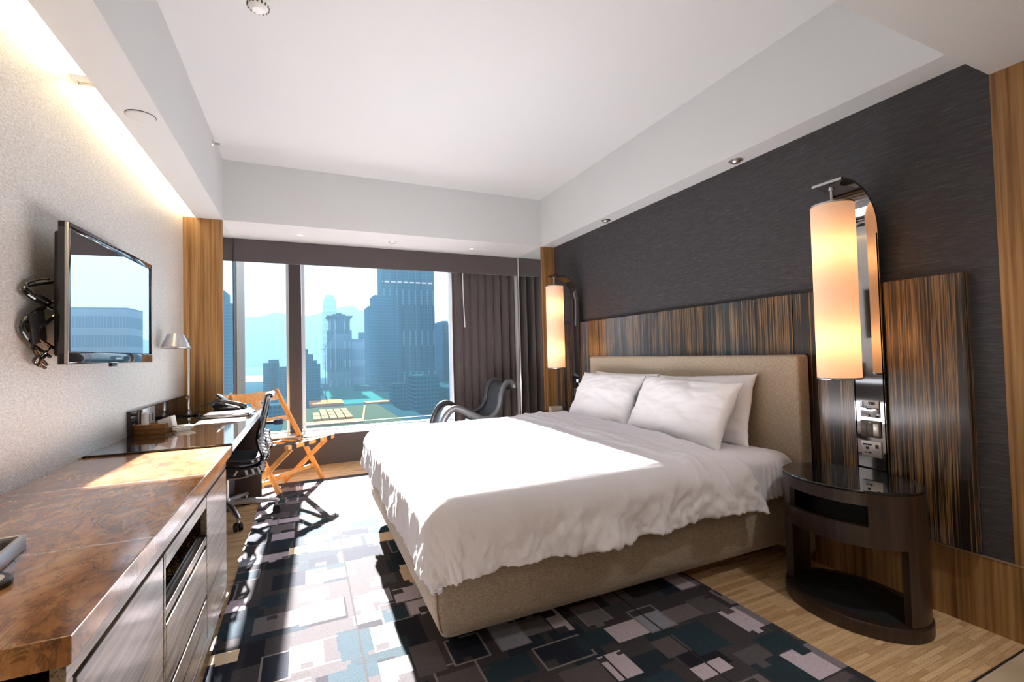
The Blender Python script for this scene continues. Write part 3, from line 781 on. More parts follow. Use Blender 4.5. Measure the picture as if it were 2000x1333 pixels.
m = MB(); pts = [(.03, .0, .012), (.05, .06, .05), (.12, .09, .075), (.20, .10, .06), (.25, .10, .004)]
m.tube([Vector(pts[min(int(i / 4), 3)]).lerp(Vector(pts[min(int(i / 4), 3) + 1]), (i % 4) / 4) for i in range(16)] + [pts[-1]], .003, 6); m.build('cord', M['black'], lp)

# paper, folders, phone
o = MB().box(-.14, .14, -.10, .10, 0, .002).build('paper_sheet', M['paper'], smooth=0); o.location = (-.52, 3.66, DZ); o.rotation_euler = (0, 0, rad(3)); tag(o, 'white paper sheet lying flat on the desk in front of the folders', 'paper')
for k, (x, y, z, l) in enumerate(((-.53, 3.98, 0, 'lower brown leather folder under the folder stack on the desk'), (-.515, 4.0, .0145, 'upper brown leather folder with white pages, topmost of the stack'))):
    f = thing('folder', l, 'folder', (x, y, DZ + z), rad(2 - 3 * k), 'folders on the desk')
    m = MB(); m.box(-.15, .15, -.115, .115, 0, .004, .001); m.build('cover', M['folder'], f)
    m = MB(); m.box(-.145, .14, -.11, .11, .0042, .011); m.build('pages', M['paper'], f, smooth=0)
    if k == 0:
        m = MB(); m.box(-.15, .15, -.115, .115, .0112, .0142, .001); m.build('cover', M['folder'], f)
ph = thing('telephone', 'black desk telephone with silver highlights at the window end of the desk', 'telephone', (-.53, 4.27, DZ), rad(-6))
m = MB(); m.prism([(-.11, 0), (.13, 0), (.13, .012), (-.08, .085), (-.11, .075)], 'Y', -.085, .085); o = m.build('body', M['black_gloss'], ph, smooth=30)
md = o.modifiers.new('b', 'BEVEL'); md.width = .008; md.segments = 3
m = MB(); m.obox((.035, .03, .052), (.06, 0, -.021), (0, .04, 0), (.001, 0, .003), .001); kp = m.build('keypad', M['grey_plastic'], ph)
for i in range(4):
    for j in range(3):
        m = MB(); m.obox((.0 + i * .024, .008 + j * .022, .0675 - i * .0084), (.007, 0, -.0025), (0, .007, 0), (0, 0, .003), .001); m.build('key', M['pole_steel'], kp)
m = MB(); m.obox((-.075, .0, .115), (.03, 0, -.028), (0, .045, 0), (.004, 0, .005), .002); m.build('display', M['black_gloss'], ph)
m = MB(); m.tube([(-.13, -.06, .058), (-.10, -.06, .092), (-.03, -.06, .085), (.06, -.06, .062), (.105, -.06, .032)], [.026, .022, .014, .016, .024], 14); m.build('handset', M['black_gloss'], ph)
pn = MB().tube([(-.06, 0, .004), (.06, 0, .004)], [.004, .0035], 10).build('pen', M['black_gloss']); pn.location = (-.40, 4.18, DZ); pn.rotation_euler = (0, 0, rad(-35)); tag(pn, 'black pen at the front corner of the desk by the telephone', 'pen')

# ------------------------------------------------------------------ television
ang = math.atan2(.035, .88)
tv = thing('television', 'wall mounted flat television with glossy black screen above the marble counter', 'television', (-.783, 2.652, 1.20), -ang)
def tvb(name, mat, *bs, bev=.003, parent=None):
    m = MB()
    for b in bs: m.box(*b, bev)
    return m.build(name, M[mat], parent or tv)
W, Hh = .441, .533
tvb('screen', 'tv_glass', (-.003, .0005, -W + .022, W - .018, .048, Hh - .026), bev=0)
tvb('bezel', 'black_gloss', (-.025, .006, -W, -W + .022, 0, Hh), (-.025, .006, W - .018, W, 0, Hh), (-.025, .006, -W, W, Hh - .026, Hh))
tvb('bottom_bezel', 'black_gloss', (-.025, .008, -W, W, 0, .046), bev=.006)
tvb('edge_strip', 'satin_nickel', (-.004, .0075, -W - .002, -W + .0015, .004, Hh - .004), bev=.001)
tvb('back_cover', 'black', (-.05, -.0245, -W + .03, W - .03, .03, Hh - .03), bev=.01)
m = MB(); m.box(.0081, .009, -.03, .03, .018, .026); m.build('logo_plate', M['pole_steel'], tv, smooth=0)
m = MB(); m.box(-.010, .004, -.06, .0, -.014, .001, .004); m.build('sensor', M['black'], tv)
m = MB(); m.box(-.110, -.05, -.10, .10, .18, .36); m.build('wall_bracket', M['black'], tv, smooth=0)
m = MB(); R = random.Random(5)
def loop(a, b, bulge, r=.006):
    a, b = Vector(a), Vector(b); pts = []
    for k in range(13):
        s = k / 12; p = a.lerp(b, s) + Vector((0, -1, 0)) * bulge * math.sin(PI * s) + Vector((.012 * math.sin(5 * s + a.z * 9), 0, 0)); pts.append(p)
    m.tube(pts, r, 8)
loop((-.07, -W + .06, .31), (-.075, -W + .05, .21), .13, .007)
loop((-.08, -W + .06, .32), (-.065, -W + .03, .23), .11)
loop((-.07, -W + .05, .235), (-.075, -W + .05, .03), .135)
loop((-.085, -W + .05, .22), (-.06, -W + .05, .06), .10)
loop((-.06, -W + .05, .19), (-.08, -W + .05, .00), .075)
loop((-.065, -W + .03, .06), (-.075, -W + .03, -.005), .06, .005)
loop((-.085, -W + .05, .05), (-.065, -W + .04, -.012), .035, .005)
m.build('cable', M['black_gloss'], tv)
m = MB(); m.obox((-.07, -W - .02, .135), (.004, 0, 0), (0, .045, .01), (0, -.01, .055), .003); m.build('adapter', M['black'], tv)

# ------------------------------------------------------------------ office chair
hub = Vector((-.551, 4.09, 0))
oc = thing('office_chair', 'black mesh office chair with pale ribs and aluminium star base at the desk', 'chair', hub)
m = MB(hub); m.cyl((hub.x, hub.y, .085), (hub.x, hub.y, .16), .035, .028, 20); m.cyl((hub.x, hub.y, .16), (hub.x, hub.y, .36), .016, seg=16); m.build('post', M['alu'], oc)
for k in range(5):
    a = rad(-70.8 + 72 * k); d = Vector((math.cos(a), math.sin(a), 0)); e = hub + d * .335
    m = MB(hub); m.tube([hub + d * .02 + Vector((0, 0, .125)), hub + d * .18 + Vector((0, 0, .118)), e + Vector((0, 0, .098)), e + d * .018 + Vector((0, 0, .088))], [.026, .021, .015, .013], 10)
    m.cyl(e + Vector((0, 0, .1)), e + Vector((0, 0, .052)), .010, seg=10)
    lg = m.build('leg', M['alu'], oc)
    b = d.cross(Vector((0, 0, 1)))
    m = MB(hub)
    for s in (-1, 1): m.tube([e + b * s * .006 + Vector((0, 0, .028)), e + b * s * .026 + Vector((0, 0, .028))], .0275, 20)
    m.obox(e + Vector((0, 0, .052)), d * .022, b * .02, Vector((0, 0, .006)), .003)
    m.build('castor', M['rubber'], lg)
prof = [(-.232, .915), (-.236, .935), (-.252, .938), (-.262, .915), (-.284, .81), (-.300, .735), (-.315, .67), (-.324, .606), (-.312, .55), (-.296, .50), (-.300, .455), (-.325, .428), (-.402, .412), (-.492, .42), (-.60, .435), (-.70, .44), (-.755, .425), (-.77, .40)]
def smooth_prof(P, n):
    out = []; m_ = len(P) - 1
    for i in range(n):
        u = i / (n - 1) * m_; k = min(int(u), m_ - 1); f = u - k
        p0, p1, p2, p3 = (Vector(P[max(0, min(m_, k + j))]) for j in (-1, 0, 1, 2))
        out.append(.5 * ((2 * p1) + (p2 - p0) * f + (2 * p0 - 5 * p1 + 4 * p2 - p3) * f * f + (3 * p1 - p0 - 3 * p2 + p3) * f ** 3))
    return out
SP = smooth_prof(prof, 70)
yA, yB = 3.885, 4.295
m = MB(hub)
def shell(u, v):
    p = SP[int(round(u * 69))]; k = math.sin(PI * v)
    back = u < .42
    lift = .028 if u > .5 else .012
    return (p.x + (-.035 if not back else .0) * k * (1 if back else 0) - (.03 * k if back else 0), yA + v * (yB - yA), p.y + (lift * 2 if u > .55 else 0) * (1 - .55 * k) - .0)
m.grid(shell, 70, 14); b = m.build('mesh_shell', M['mesh_cloth'], oc, smooth=180); md = b.modifiers.new('t', 'SOLIDIFY'); md.thickness = .006
for y in (yA - .006, yB + .006):
    m = MB(hub); m.tube([(p.x, y, p.y) for p in SP], [.011 if i < 25 else .015 for i in range(70)], 8); spn = m.build('side_spine', M['black_gloss'], oc)
    # second rail of the spine, with pale ribs between
    q = [(p.x + .050, y, p.y - .014) if i < 36 else (p.x + .018, y, p.y - .055) for i, p in enumerate(SP)][26:52]
    m = MB(hub); m.tube(q, .007, 8); m.build('spine_rail', M['black_gloss'], spn)
    for i in range(27, 51, 2):
        p = SP[i]; a = Vector((p.x, y, p.y)); bb_ = Vector(q[i - 26])
        m = MB(hub); m.bar(a, bb_, .013, .016, (0, 1, 0)); m.build('rib', M['rib_white'], spn, smooth=0)
m = MB(hub); m.tube([(-.243, yA - .01, .925), (-.243, yB + .01, .925)], .016, 14); m.build('top_roll', M['rib_white'], oc)
m = MB(hub); m.tube([(-.30, yA, .375), (-.42, yA - .005, .352), (-.55, yA + .01, .35), (-.66, yA + .04, .36)], .012, 8); m.tube([(-.30, yB, .375), (-.42, yB + .005, .352), (-.55, yB - .01, .35), (-.66, yB - .04, .36)], .012, 8)
m.box(-.62, -.48, yA, yB, .335, .365, .01); m.build('seat_bracket', M['alu'], oc)
m = MB(hub); m.obox((-.20, 4.16, .70), (.035, 0, 0), (0, .05, 0), (0, 0, .02), .012); m.tube([(-.29, 4.2, .69), (-.2, 4.16, .70)], .012, 8); m.build('lumbar_pad', M['blue_pad'], oc)
# waste bin under the desk
wb = thing('waste_bin', 'black round waste bin with a silver rim under the desk', 'bin', (-.61, 4.343, 0))
m = MB(); m.lathe([(0, 0), (.075, 0), (.09, .26), (.085, .26), (.07, .01), (0, .01)], (0, 0, 0), 32); m.build('body', M['black'], wb)
m = MB(); m.lathe([(.0895, .252), (.094, .258), (.091, .268), (.083, .268), (.083, .252), (.0895, .252)], (0, 0, 0), 32); m.build('rim', M['alu'], wb)

# ------------------------------------------------------------------ folding luggage rack
rk = thing('luggage_rack', 'folding beech luggage rack with slatted back and black strap ends by the window', 'luggage rack', (0, 4.75, 0))
L = Vector((0, 4.75, 0))
Wd = Vector((.36, .393, 0)); B0 = Vector((-.207, 4.549, 0)); Dd = Vector((-.737, .676, 0)).normalized()
def Bp(side, t): return B0 + Wd * side + Dd * (.575 * t) + Vector((0, 0, .875 * t))
def bar(a, b, w, t, name, mat='beech', up=None, parent=rk, bev=.003):
    m = MB(L); m.bar(a, b, w, t, up or Wd.normalized(), bev); return m.build(name, M[mat], parent)
n_ = Wd.normalized()
for s in (0, 1): bar(Bp(s, .022), Bp(s, 1.02), .042, .026, 'upright')
A0 = Vector((-.146, 4.361, .45)); ins = n_ * .035
for s in (0, 1):
    a = A0 + Wd * (.04 + .92 * s) + (ins if s == 0 else -ins); bt = a + Dd * .50; bt.z = .014
    bar(a + Vector((0, 0, -.01)), bt, .040, .024, 'leg')
bar(A0 - n_ * .01 + Vector((0, 0, .0)), A0 + Wd * 1.04 + n_ * .01, .042, .036, 'front_rail', up=(0, 0, 1))
rear0 = Bp(0, .50)
bar(Bp(0, .47), Bp(1, .47), .03, .035, 'rear_rail', up=(0, 0, 1))
for t_, w_, nm in ((.955, .10, 'top_rail'), (.70, .04, 'mid_rail')):
    lean = (Bp(0, 1) - Bp(0, 0)).normalized()
    bar(Bp(0, t_), Bp(1, t_), w_ if nm == 'top_rail' else .05, .018, nm, up=n_.cross(lean))
lean = (Bp(0, 1) - Bp(0, 0)).normalized()
bar(Bp(.42, .70), Bp(.42, .93), .10, .016, 'back_slat', up=n_.cross(lean))
bar(Bp(.13, .70), Bp(.13, .93), .05, .016, 'back_slat', up=n_.cross(lean))
bar(Bp(0, .17), Bp(1, .17), .022, .034, 'stretcher', up=(0, 0, 1))
aa = A0 + Wd * .04 + ins; bb2 = aa + Dd * .42; bb2.z = .08; cc2 = A0 + Wd * .96 - ins + Dd * .42; cc2.z = .08
bar(bb2, cc2, .022, .03, 'stretcher', up=(0, 0, 1))
for k in range(4):
    f = .10 + k * .27
    p = A0 + Wd * f; q = Bp(f, .47)
    m = MB(L)
    s_ = [p + Vector((0, 0, -.024)) - Dd * .025, p - Dd * .026 + Vector((0, 0, .02)), p + Vector((0, 0, .023)), (p + q) / 2 + Vector((0, 0, .012)), q + Vector((0, 0, .021)), q + Dd * .02 + Vector((0, 0, -.02))]
    hw = n_ * .024
    V = [(m.bm.verts.new(x - hw), m.bm.verts.new(x + hw)) for x in s_]
    for i in range(len(V) - 1): m.bm.faces.new([V[i][0], V[i][1], V[i + 1][1], V[i + 1][0]])
    b = m.build('strap', M['strap_black'], rk, smooth=0); md = b.modifiers.new('t', 'SOLIDIFY'); md.thickness = .003; md.offset = 0

# ------------------------------------------------------------------ wave lounge chair by the curtain
L = Vector((1.6, 4.64, 0))
lc = thing('lounge_chair', 'black leather wave lounge chair between the bed and the curtain', 'lounge chair', L)
LPn = [(1.985, .855), (1.965, .895), (1.915, .915), (1.865, .875), (1.828, .78), (1.812, .68), (1.765, .60), (1.68, .555), (1.60, .565), (1.50, .615), (1.40, .665), (1.34, .682), (1.28, .660), (1.225, .59), (1.19, .50), (1.165, .40), (1.15, .32)]
LP = smooth_prof(LPn, 80)
ya, yb = 4.36, 4.92
def skew(y): return (y - 4.36) / .56 * .06
m = MB(L)
def lsh(u, v):
    p = LP[int(round(u * 79))]; pn = LP[min(79, int(round(u * 79)) + 1)]; pm = LP[max(0, int(round(u * 79)) - 1)]
    d = (pn - pm).normalized(); nrm = Vector((-d.y, d.x)); k = math.sin(PI * v) ** .5
    # hollow between the rolled edges
    c = p + nrm * .035 * k * (-1 if nrm.y > 0 else 1) * 1.0
    y = ya + v * (yb - ya)
    c = p + Vector((.02, -.03)) * k
    return (c.x + skew(y), y, c.y)
m.grid(lsh, 80, 22); b = m.build('seat_shell', M['leather'], lc, smooth=180); md = b.modifiers.new('t', 'SOLIDIFY'); md.thickness = .03; md.offset = -1
for y in (ya, yb):
    m = MB(L); m.tube([(p.x + skew(y), y, p.y) for p in LP], .026, 14); m.build('edge_roll', M['leather_hilite'] if y == ya else M['leather'], lc)
m = MB(L); yy = (ya + yb) / 2
m.tube([(1.98 + skew(ya), ya - .02, .868), (2.0 + skew(yb), yb + .02, .868)], .012, 12); m.build('head_rod', M['chrome'], lc)
m = MB(L); m.cyl((1.66, yy, .03), (1.66, yy, .53), .03, seg=20); m.lathe([(0, .0095), (.24, .0095), (.24, .021), (.05, .04), (0, .04)], (1.66, yy, 0), 40); m.box(1.58, 1.76, yy - .15, yy + .15, .49, .515, .005); m.build('pedestal', M['chrome'], lc)

# ------------------------------------------------------------------ curtain, valance, wand
def cur(u, v):
    x = 1.605 + u * .812; z = .03 + v * 2.67
    ph = u * 2 * PI * 8 + .9 * fbm(u * 3.0, .3, 2) + .35 * fbm(u * 4, v * 1.1, 7)
    amp = .066 * (.7 + .3 * (1 - v)) * (1 + .3 * fbm(u * 4, v * .8, 5))
    sn = math.sin(ph); sn = math.copysign(abs(sn) ** .8, sn)
    return (x + .022 * math.cos(ph) * min(1, u * 8, (1 - u) * 8), 5.29 + amp * sn + .004 * fbm(u * 12, v * 2, 3), z)
m = MB(); m.grid(cur, 320, 40); o = m.build('curtain', M['curtain'], smooth=180); md = o.modifiers.new('t', 'SOLIDIFY'); md.thickness = .004
tag(o, 'long taupe grey pleated curtain drawn to the right side of the window', 'curtain')
m = MB(); m.box(-.622, 2.414, 5.14, 5.165, 2.165, SOF - .002, .004); o = m.build('curtain_valance', M['curtain'], smooth=0); tag(o, 'taupe grey fabric valance running across the top of the window', 'valance')
m = MB(); m.tube([(1.725, 5.215, 2.19), (1.728, 5.215, 1.9), (1.74, 5.215, 1.53)], .006, 8); o = m.build('curtain_wand', M['white_plastic']); tag(o, 'white curtain pull wand hanging at the curtain edge', 'curtain wand')

# ------------------------------------------------------------------ ceiling fixtures
def emitless_ring(m, c, r, h): m.lathe([(r * .62, 0), (r * .7, -h), (r, -h * .7), (r * 1.02, 0)], c, 28)
def downlight(x, y, z, r, label, group=None, lit=True, tilt=0):
    o = thing('downlight', label, 'downlight', (x, y, z), 0, group)
    m = MB(); emitless_ring(m, (0, 0, -.0005), r, .005); m.build('trim_ring', M['white_plastic'] if lit else M['satin_nickel'], o)
    m = MB(); m.lathe([(0, -.0012), (r * .62, -.0012), (r * .62, -.0006), (0, -.0006)], (0, 0, 0), 24); m.build('lens', M['halogen'] if lit else M['black'], o)
    return o
downlight(-.027, 4.82, SOF, .034, 'warm recessed downlight in the window bulkhead above the mullion, nearest the wood panel', 'window downlights')
downlight(1.716, 4.85, SOF, .034, 'warm recessed downlight in the window bulkhead nearest the curtain', 'window downlights')
def eyeball(x, y, label):
    o = downlight(x, y, SOF, .042, label, 'bulkhead spotlights', False)
    m = MB(); m.lathe([(.028, -.001), (.026, -.012), (.018, -.02), (.012, -.019), (0, -.014)], (0, 0, 0), 20); m.build('eyeball', M['satin_nickel'], o)
eyeball(2.50, 2.03, 'adjustable ceiling spotlight above the near half of the bed')
eyeball(2.50, 3.41, 'adjustable ceiling spotlight above the far end of the headboard')
o = thing('ceiling_speaker', 'flat round white cover in the left bulkhead beside the lit cove', 'ceiling speaker', (-.709, 2.713, SOF))
m = MB(); m.lathe([(0, -.010), (.052, -.010), (.058, -.006), (.058, -.0005), (0, -.0005)], (0, 0, 0), 36); m.build('cover', M['plaster'], o)
m = MB(); m.lathe([(.058, -.002), (.060, -.002), (.060, -.0006), (.058, -.0006)], (0, 0, 0), 36); m.build('shadow_ring', M['void'], o)
o = thing('smoke_detector', 'small grey round detector between the two window downlights', 'detector', (.842, 4.82, SOF))
m = MB(); m.lathe([(0, -.012), (.03, -.012), (.04, -.006), (.04, -.0005), (0, -.0005)], (0, 0, 0), 28); m.build('cover', M['satin_nickel'], o)
o = thing('ceiling_detector', 'white smoke detector with vents cut by the top photo edge', 'detector', (-.186, 2.44, CEIL))
m = MB(); m.lathe([(0, -.045), (.025, -.045), (.042, -.03), (.05, -.016), (.05, -.0005), (0, -.0005)], (0, 0, 0), 32); m.build('body', M['white_plastic'], o)
m = MB()
for k in range(16):
    a = k / 16 * 2 * PI; d = Vector((math.cos(a), math.sin(a), 0)); m.obox(d * .0465 + Vector((0, 0, -.024)), d * .002, Vector((-d.y, d.x, 0)) * .0035, Vector((0, 0, .007)))
m.build('vent_slot', M['olive_alu'], o, smooth=0)
o = thing('sprinkler', 'small chrome sprinkler head on the left bulkhead face', 'sprinkler', (-.62, 4.04, 2.845))
m = MB(); m.tube([(.0005, 0, 0), (.006, 0, 0), (.008, 0, 0)], [.026, .024, .012], 24); m.build('collar', M['satin_nickel'], o)
m = MB(); m.tube([(.006, 0, 0), (.03, 0, 0)], .008, 10); m.tube([(.02, .012, 0), (.038, .010, 0), (.044, 0, 0), (.038, -.010, 0), (.02, -.012, 0)], .003, 6); m.tube([(.044, 0, 0), (.047, 0, 0)], .016, 16); m.build('head', M['chrome'], o)
# cove lamps in the slot of the left bulkhead
for k, (y0, y1, l) in enumerate(((2.60, YF - .02, 'warm cove lamp in the ceiling slot, the length nearer the window'), (-2.2, 2.49, 'warm cove lamp in the ceiling slot, the length nearer the camera'))):
    o = thing('cove_light', l, 'light', (-.857, (y0 + y1) / 2, 2.44), 0, 'cove lamps')
    Lc = (-.857, (y0 + y1) / 2, 2.44)
    m = MB(Lc); m.box(-.895, -.82, y0, y1, 2.428, 2.436); m.build('diffuser', M['cove_lamp'], o, smooth=0)
    m = MB(Lc); m.box(-.898, -.817, y0, y1, 2.4365, 2.4495); m.build('housing', M['white_plastic'], o, smooth=0)

# ------------------------------------------------------------------ the harbour city outside
G = -43.8
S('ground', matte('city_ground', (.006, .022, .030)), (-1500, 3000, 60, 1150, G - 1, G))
S('water', matte('harbour_water', (.04, .10, .12)), (-3000, 5000, 1150, 4400, G - 1.5, G - .5))
def facade(name, c1, c2, fl, bay):
    t = NT(name); s = t.n('SeparateXYZ', Vector=t.coord())
    a = t.math('FRACT', t.math('DIVIDE', s.outputs[2], fl)); b = t.math('FRACT', t.math('DIVIDE', s.outputs[0], bay))
    k = t.math('MULTIPLY', t.math('GREATER_THAN', a, .38), t.math('GREATER_THAN', b, .22))
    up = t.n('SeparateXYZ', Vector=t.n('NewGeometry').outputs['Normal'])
    roof = t.math('GREATER_THAN', up.outputs[2], .5)  # top faces darkened in the colour to hold down the sun on them
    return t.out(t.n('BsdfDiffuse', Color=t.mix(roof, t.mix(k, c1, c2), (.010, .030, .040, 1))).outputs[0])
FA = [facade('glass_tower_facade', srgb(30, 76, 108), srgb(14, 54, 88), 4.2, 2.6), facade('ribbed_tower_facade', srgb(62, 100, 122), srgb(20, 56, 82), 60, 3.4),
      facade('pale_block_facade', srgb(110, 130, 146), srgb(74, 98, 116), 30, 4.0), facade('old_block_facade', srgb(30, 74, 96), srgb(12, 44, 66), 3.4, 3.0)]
def tower(label, y, blocks, fac, depth=40, name='city_tower', crown=None, group='buildings across the harbour view'):
    x0 = min(b[0] for b in blocks); x1 = max(b[1] for b in blocks)
    L = ((x0 + x1) / 2, y + depth / 2, G)
    r = thing(name, label, 'building', L, 0, group)
    for k, b in enumerate(blocks):
        m = MB(L); yo = b[3] if len(b) > 3 else 0
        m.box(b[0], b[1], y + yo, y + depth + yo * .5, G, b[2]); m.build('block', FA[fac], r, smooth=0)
    if crown: crown(r, L)
    return r
def crown_tower(r, L):
    m = MB(L); m.box(102, 177, 674, 716, 108.5, 110.5); m.build('mechanical_band', plain('pale_band', srgb(170, 186, 196), .4), r, smooth=0)
    m = MB(L)
    for k in range(9): m.box(103 + k * 9.0, 105.2 + k * 9.0, 673.2, 675, G, 150)
    m.build('mullion', FA[1], r, smooth=0)
tower('tallest blue glass tower, reaching behind the valance', 675, [(101, 178, 165), (88.5, 120, 88, -14), (80, 95, 71.5, -22)], 0, crown=crown_tower)
def crown_b2(r, L):
    m = MB(L); m.box(34, 67, 775, 817, 63, 65); m.box(31.5, 70, 772, 820, 66, 68); m.box(41, 60, 780, 810, 68, 71); m.box(47, 54, 785, 800, 71, 74); m.build('crown', FA[3], r, smooth=0)
    for x in (35.5, 43, 57, 64.2):
        m = MB(L); m.box(x, x + 2.0, 774.6, 776, G, 62); m.build('fin', FA[2], r, smooth=0)
tower('blue tower with a flat hat crown in the middle of the view', 776, [(36, 66, 66), (33, 69, 45, 4)], 1, crown=crown_b2)
def sign(r, L):
    m = MB(L); m.box(84, 104, 824, 834, 33, 44); m.build('roof_sign', FA[0], r, smooth=0)
    m = MB(L); m.cyl((94, 821.2, 30), (94, 821.9, 30), 3.0, seg=20); m.build('sign_dot', plain('red_sign_dot', srgb(170, 60, 80), .5), r)
tower('pale flat topped block with a dark roof sign', 822, [(66, 106, 33)], 2, crown=sign)
# slender tapered tower far across the water
r = thing('city_tower', 'faint tapered skyscraper rising far off before the hills', 'building', (112, 2400, G))
m = MB((112, 2400, G)); m.lathe([(36, G), (36, 130), (34, 215), (31, 265), (26, 292), (17, 308), (0, 309)], (112, 2400, 0), 8); m.build('shaft', FA[2], r, smooth=0)
tower('blue stepped block just right of the window mullion', 560, [(-6, 3, 12), (3, 8, 6), (8, 12, -1), (12, 15.5, -5), (-16, -6, 20)], 3, 26, 'city_block')
tower('twin topped blue block left of the mullion', 640, [(-47, -30.5, -3), (-41, -31, 1)], 3, 26, 'city_block')
tower('low blue block joining the twin topped one on its right', 660, [(-30.5, -14, -8.5)], 3, 26, 'city_block')
tower('dark blue slab partly hidden by the mullion', 705, [(-22, 4, 7)], 3, 30, 'city_block')
tower('tall blue block at the curtain side of the window', 800, [(206, 260, 59), (225, 235, 63)], 0, 40, 'city_block')
tower('dark low block in front of the tallest tower, left one', 430, [(74, 90, -24)], 3, 26, 'city_block')
tower('dark low block in front of the tallest tower, right one', 380, [(82, 103, -15)], 3, 26, 'city_block')
tower('pale bank tower standing off to the right beyond the curtain', 900, [(330, 430, 90)], 2, 60, 'city_block')
R = random.Random(3)
# countable low roofs on the near ground
PL = [(-150, -120, 700), (-118, -90, 640), (-88, -66, 600), (-64, -48, 560), (-60, -34, 480), (-40, -22, 440), (-40, -17, 385), (6, 20, 620), (18, 30, 690), (104, 140, 520), (140, 175, 470), (150, 180, 380), (60, 78, 640), (84, 100, 600)]
pos = ['pale roofed low block, far left, by the wharf', 'low teal block next to the wharf', 'low block below the wharf, third from the left', 'low roof in front of the twin topped block', 'near low roof seen over the luggage rack', 'near low roof left of the mullion foot', 'near low roof at the mullion foot', 'small roof right of the stepped block', 'small roof beside the hat crowned tower', 'low roof at the foot of the tallest tower', 'low roof right of the tallest tower foot', 'nearest dark low roof by the lounge chair', 'low roof at the edge of the green park', 'low roof behind the dark front blocks']
for (x0, x1, y), l in zip(PL, pos):
    tower(l, y, [(x0, x1, G + R.uniform(5, 12))], 3, R.uniform(18, 30), 'low_building')
# park, wharf, construction site
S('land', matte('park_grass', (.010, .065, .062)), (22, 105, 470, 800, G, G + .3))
S('land_wharf', matte('wharf_concrete', (.12, .105, .09)), (-240, -75, 1060, 1500, G, G + .6))
site = thing('construction_site', 'construction site with pale roof slabs down beside the park', 'construction site', (20, 370, G))
Ls = (20, 370, G)
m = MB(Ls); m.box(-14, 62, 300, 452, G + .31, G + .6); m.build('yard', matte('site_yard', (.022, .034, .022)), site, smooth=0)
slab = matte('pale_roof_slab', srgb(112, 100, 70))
for i in range(5):
    for j in range(3):
        if (i, j) == (0, 2): continue
        m = MB(Ls); m.box(5 + i * 5.4, 9.6 + i * 5.4, 352 + j * 22, 371 + j * 22, G + .61, G + 2.5); m.build('roof_slab', slab, site, smooth=0)
m = MB(Ls); m.box(0, 36, 330, 342, G + .61, G + 2); m.build('low_shed', slab, site, smooth=0)
m = MB(Ls); m.prism([(36, 340), (37.4, 340), (50, 440), (48.6, 440)], 'Z', G + .61, G + 1.2); m.build('access_road', slab, site, smooth=0)
o = MB().box(3, 33, 460, 500, G + .31, G + 3).build('terminal_roof', matte('terminal_roof_tan', srgb(122, 92, 56)), smooth=0); tag(o, 'tan flat roof strip between the park and the construction site', 'building', 'buildings across the harbour view')
o = MB().box(52, 92, 455, 470, G + .31, G + 2).build('terminal_roof', slab, smooth=0); tag(o, 'pale narrow roof strip running towards the dark front blocks', 'building', 'buildings across the harbour view')
cn = thing('tower_crane', 'thin tower crane beside the stepped block', 'crane', (22, 600, G))
m = MB(); m.cyl((0, 0, 0), (0, 0, 62), .5, seg=6); m.build('mast', FA[3], cn)
m = MB(); m.cyl((0, 0, 56), (9, 0, 76), .35, seg=6); m.cyl((0, 0, 56), (-4, 0, 56), .5, seg=6); m.build('jib', FA[3], cn)
# hills
ridge = [(-2600, 250), (-1500, 330), (-900, 380), (-572, 356), (-440, 338), (-338, 328), (-216, 365), (-127, 354), (19, 340), (132, 374), (249, 409), (300, 424), (368, 428), (430, 392), (490, 345), (560, 300), (656, 251), (830, 206), (1293, 158), (2400, 240)]
m = MB(); F, T, Bk = [], [], []
xs = [ridge[0][0] + i * 25 for i in range(int((ridge[-1][0] - ridge[0][0]) / 25))]
for x in xs:
    z = np.interp(x, [p[0] for p in ridge], [p[1] for p in ridge]) + 9 * fbm(x * .012, 0, 1)
    T.append(m.bm.verts.new((x, 4000 + 40 * fbm(x * .004, 5), z))); F.append(m.bm.verts.new((x, 3300 + 120 * fbm(x * .003, 2), G))); Bk.append(m.bm.verts.new((x, 4400, G)))
for i in range(len(xs) - 1):
    m.bm.faces.new([F[i], F[i + 1], T[i + 1], T[i]]); m.bm.faces.new([T[i], T[i + 1], Bk[i + 1], Bk[i]])
m.build('hills', matte('hill_green', (.05, .09, .07)), smooth=0, kind='structure')
# haze
HZ = 4.6e-4
t = NT('harbour_haze')
sc_ = t.n('VolumeScatter', Color=(.095, .20, .29, 1), Density=HZ, Anisotropy=.0); ab = t.n('VolumeAbsorption', Color=(.10, .15, .18, 1), Density=HZ); vs = t.n('AddShader', i0=sc_.outputs[0], i1=ab.outputs[0])
m = MB(); m.box(-1600, 2600, 70, 4600, G - 2, 950)
o = m.build('haze', t.out(None, vs.outputs[0]), smooth=0, kind='stuff'); tag(o, 'pale blue haze hanging over the harbour and city', 'haze')

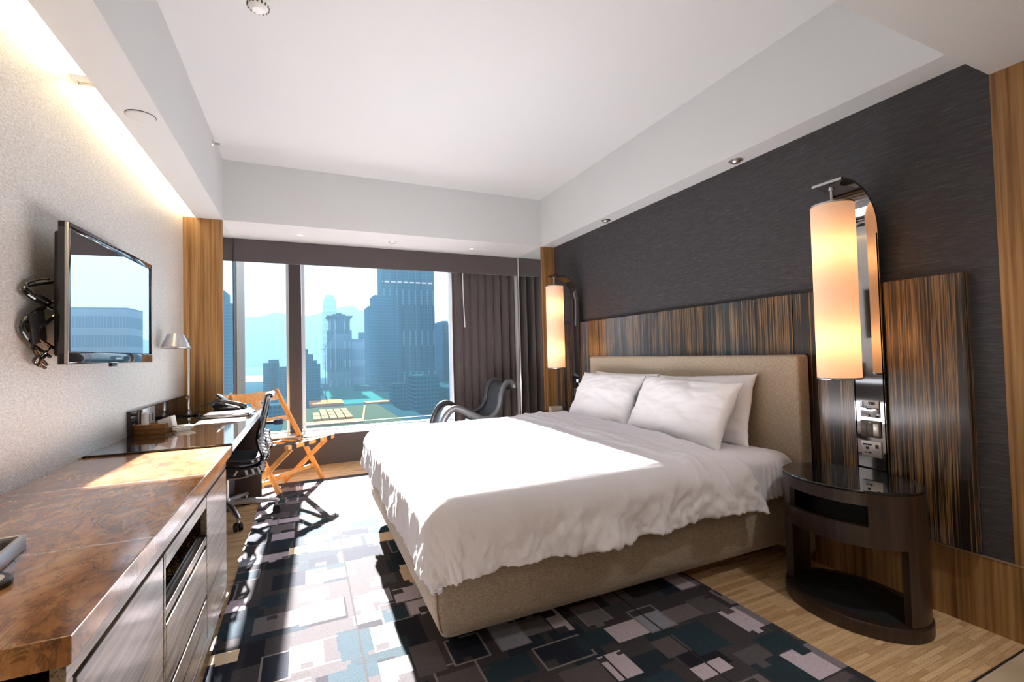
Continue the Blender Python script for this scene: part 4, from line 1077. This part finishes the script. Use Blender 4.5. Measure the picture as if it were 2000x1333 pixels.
# ------------------------------------------------------------------ light
w = bpy.data.worlds.new('sky'); SC.world = w; w.use_nodes = True; nt = w.node_tree; nt.nodes.clear()
bg = nt.nodes.new('ShaderNodeBackground'); ow = nt.nodes.new('ShaderNodeOutputWorld')
tc = nt.nodes.new('ShaderNodeTexCoord'); sx = nt.nodes.new('ShaderNodeSeparateXYZ'); rp = nt.nodes.new('ShaderNodeValToRGB')
nt.links.new(tc.outputs['Generated'], sx.inputs[0]); nt.links.new(sx.outputs[2], rp.inputs[0])
e = rp.color_ramp.elements; e[0].position = 0; e[0].color = (1.0, .69, .62, 1); e[1].position = .35; e[1].color = (1.0, .72, .66, 1)
nt.links.new(rp.outputs[0], bg.inputs[0]); bg.inputs[1].default_value = 3.5; nt.links.new(bg.outputs[0], ow.inputs[0])
sd = bpy.data.lights.new('sun', 'SUN'); sd.energy = 228; sd.color = (.96, .97, 1.0); sd.angle = rad(.7)
so = bpy.data.objects.new('sun', sd); link(so)
so.rotation_euler = Vector((-.024, -1.0, -.44)).to_track_quat('-Z', 'Y').to_euler()
# added fill spots above and behind the camera, unseen, dressed with downlight rings
for k, (x, y, l) in enumerate(((1.9, .35, 'added unseen fill light in a downlight ring above the right wood wall'), (1.5, -.7, 'added unseen fill light in a downlight ring behind the camera'))):
    downlight(x, y, NEARZ, .045, l, 'added entry fill lights')
    d = bpy.data.lights.new('entry_fill', 'SPOT'); d.energy = 46; d.color = (1.0, .97, .94); d.spot_size = rad(125); d.spot_blend = .8; d.shadow_soft_size = .05
    o = bpy.data.objects.new('entry_fill_light', d); o.location = (x, y, NEARZ - .02); link(o)

# ------------------------------------------------------------------ camera
cd = bpy.data.cameras.new('camera'); cam = bpy.data.objects.new('camera', cd); link(cam)
cd.sensor_width = 36; cd.lens = 897.67 / 2000 * 36; cd.clip_start = .05; cd.clip_end = 20000
r_ = Vector((0.91163608, -0.41028858, -0.02414405)); u_ = Vector((0.01065007, -0.03514302, 0.99932554)); f_ = Vector((0.41086036, 0.91127836, 0.02766804))
R3 = Matrix((r_, u_, -f_)).transposed()
cam.matrix_world = Matrix.Translation((0, 0, 1.2)) @ R3.to_4x4()
SC.camera = cam
vs_ = SC.view_settings; vs_.view_transform = 'Standard'; vs_.look = 'None'; vs_.gamma = 1; vs_.use_curve_mapping = False; vs_.exposure = 0
SC.cycles.use_denoising = True
SC.cycles.sample_clamp_indirect = 12
SC.cycles.max_bounces = 10; SC.cycles.diffuse_bounces = 6
SC.cycles.transparent_max_bounces = 16
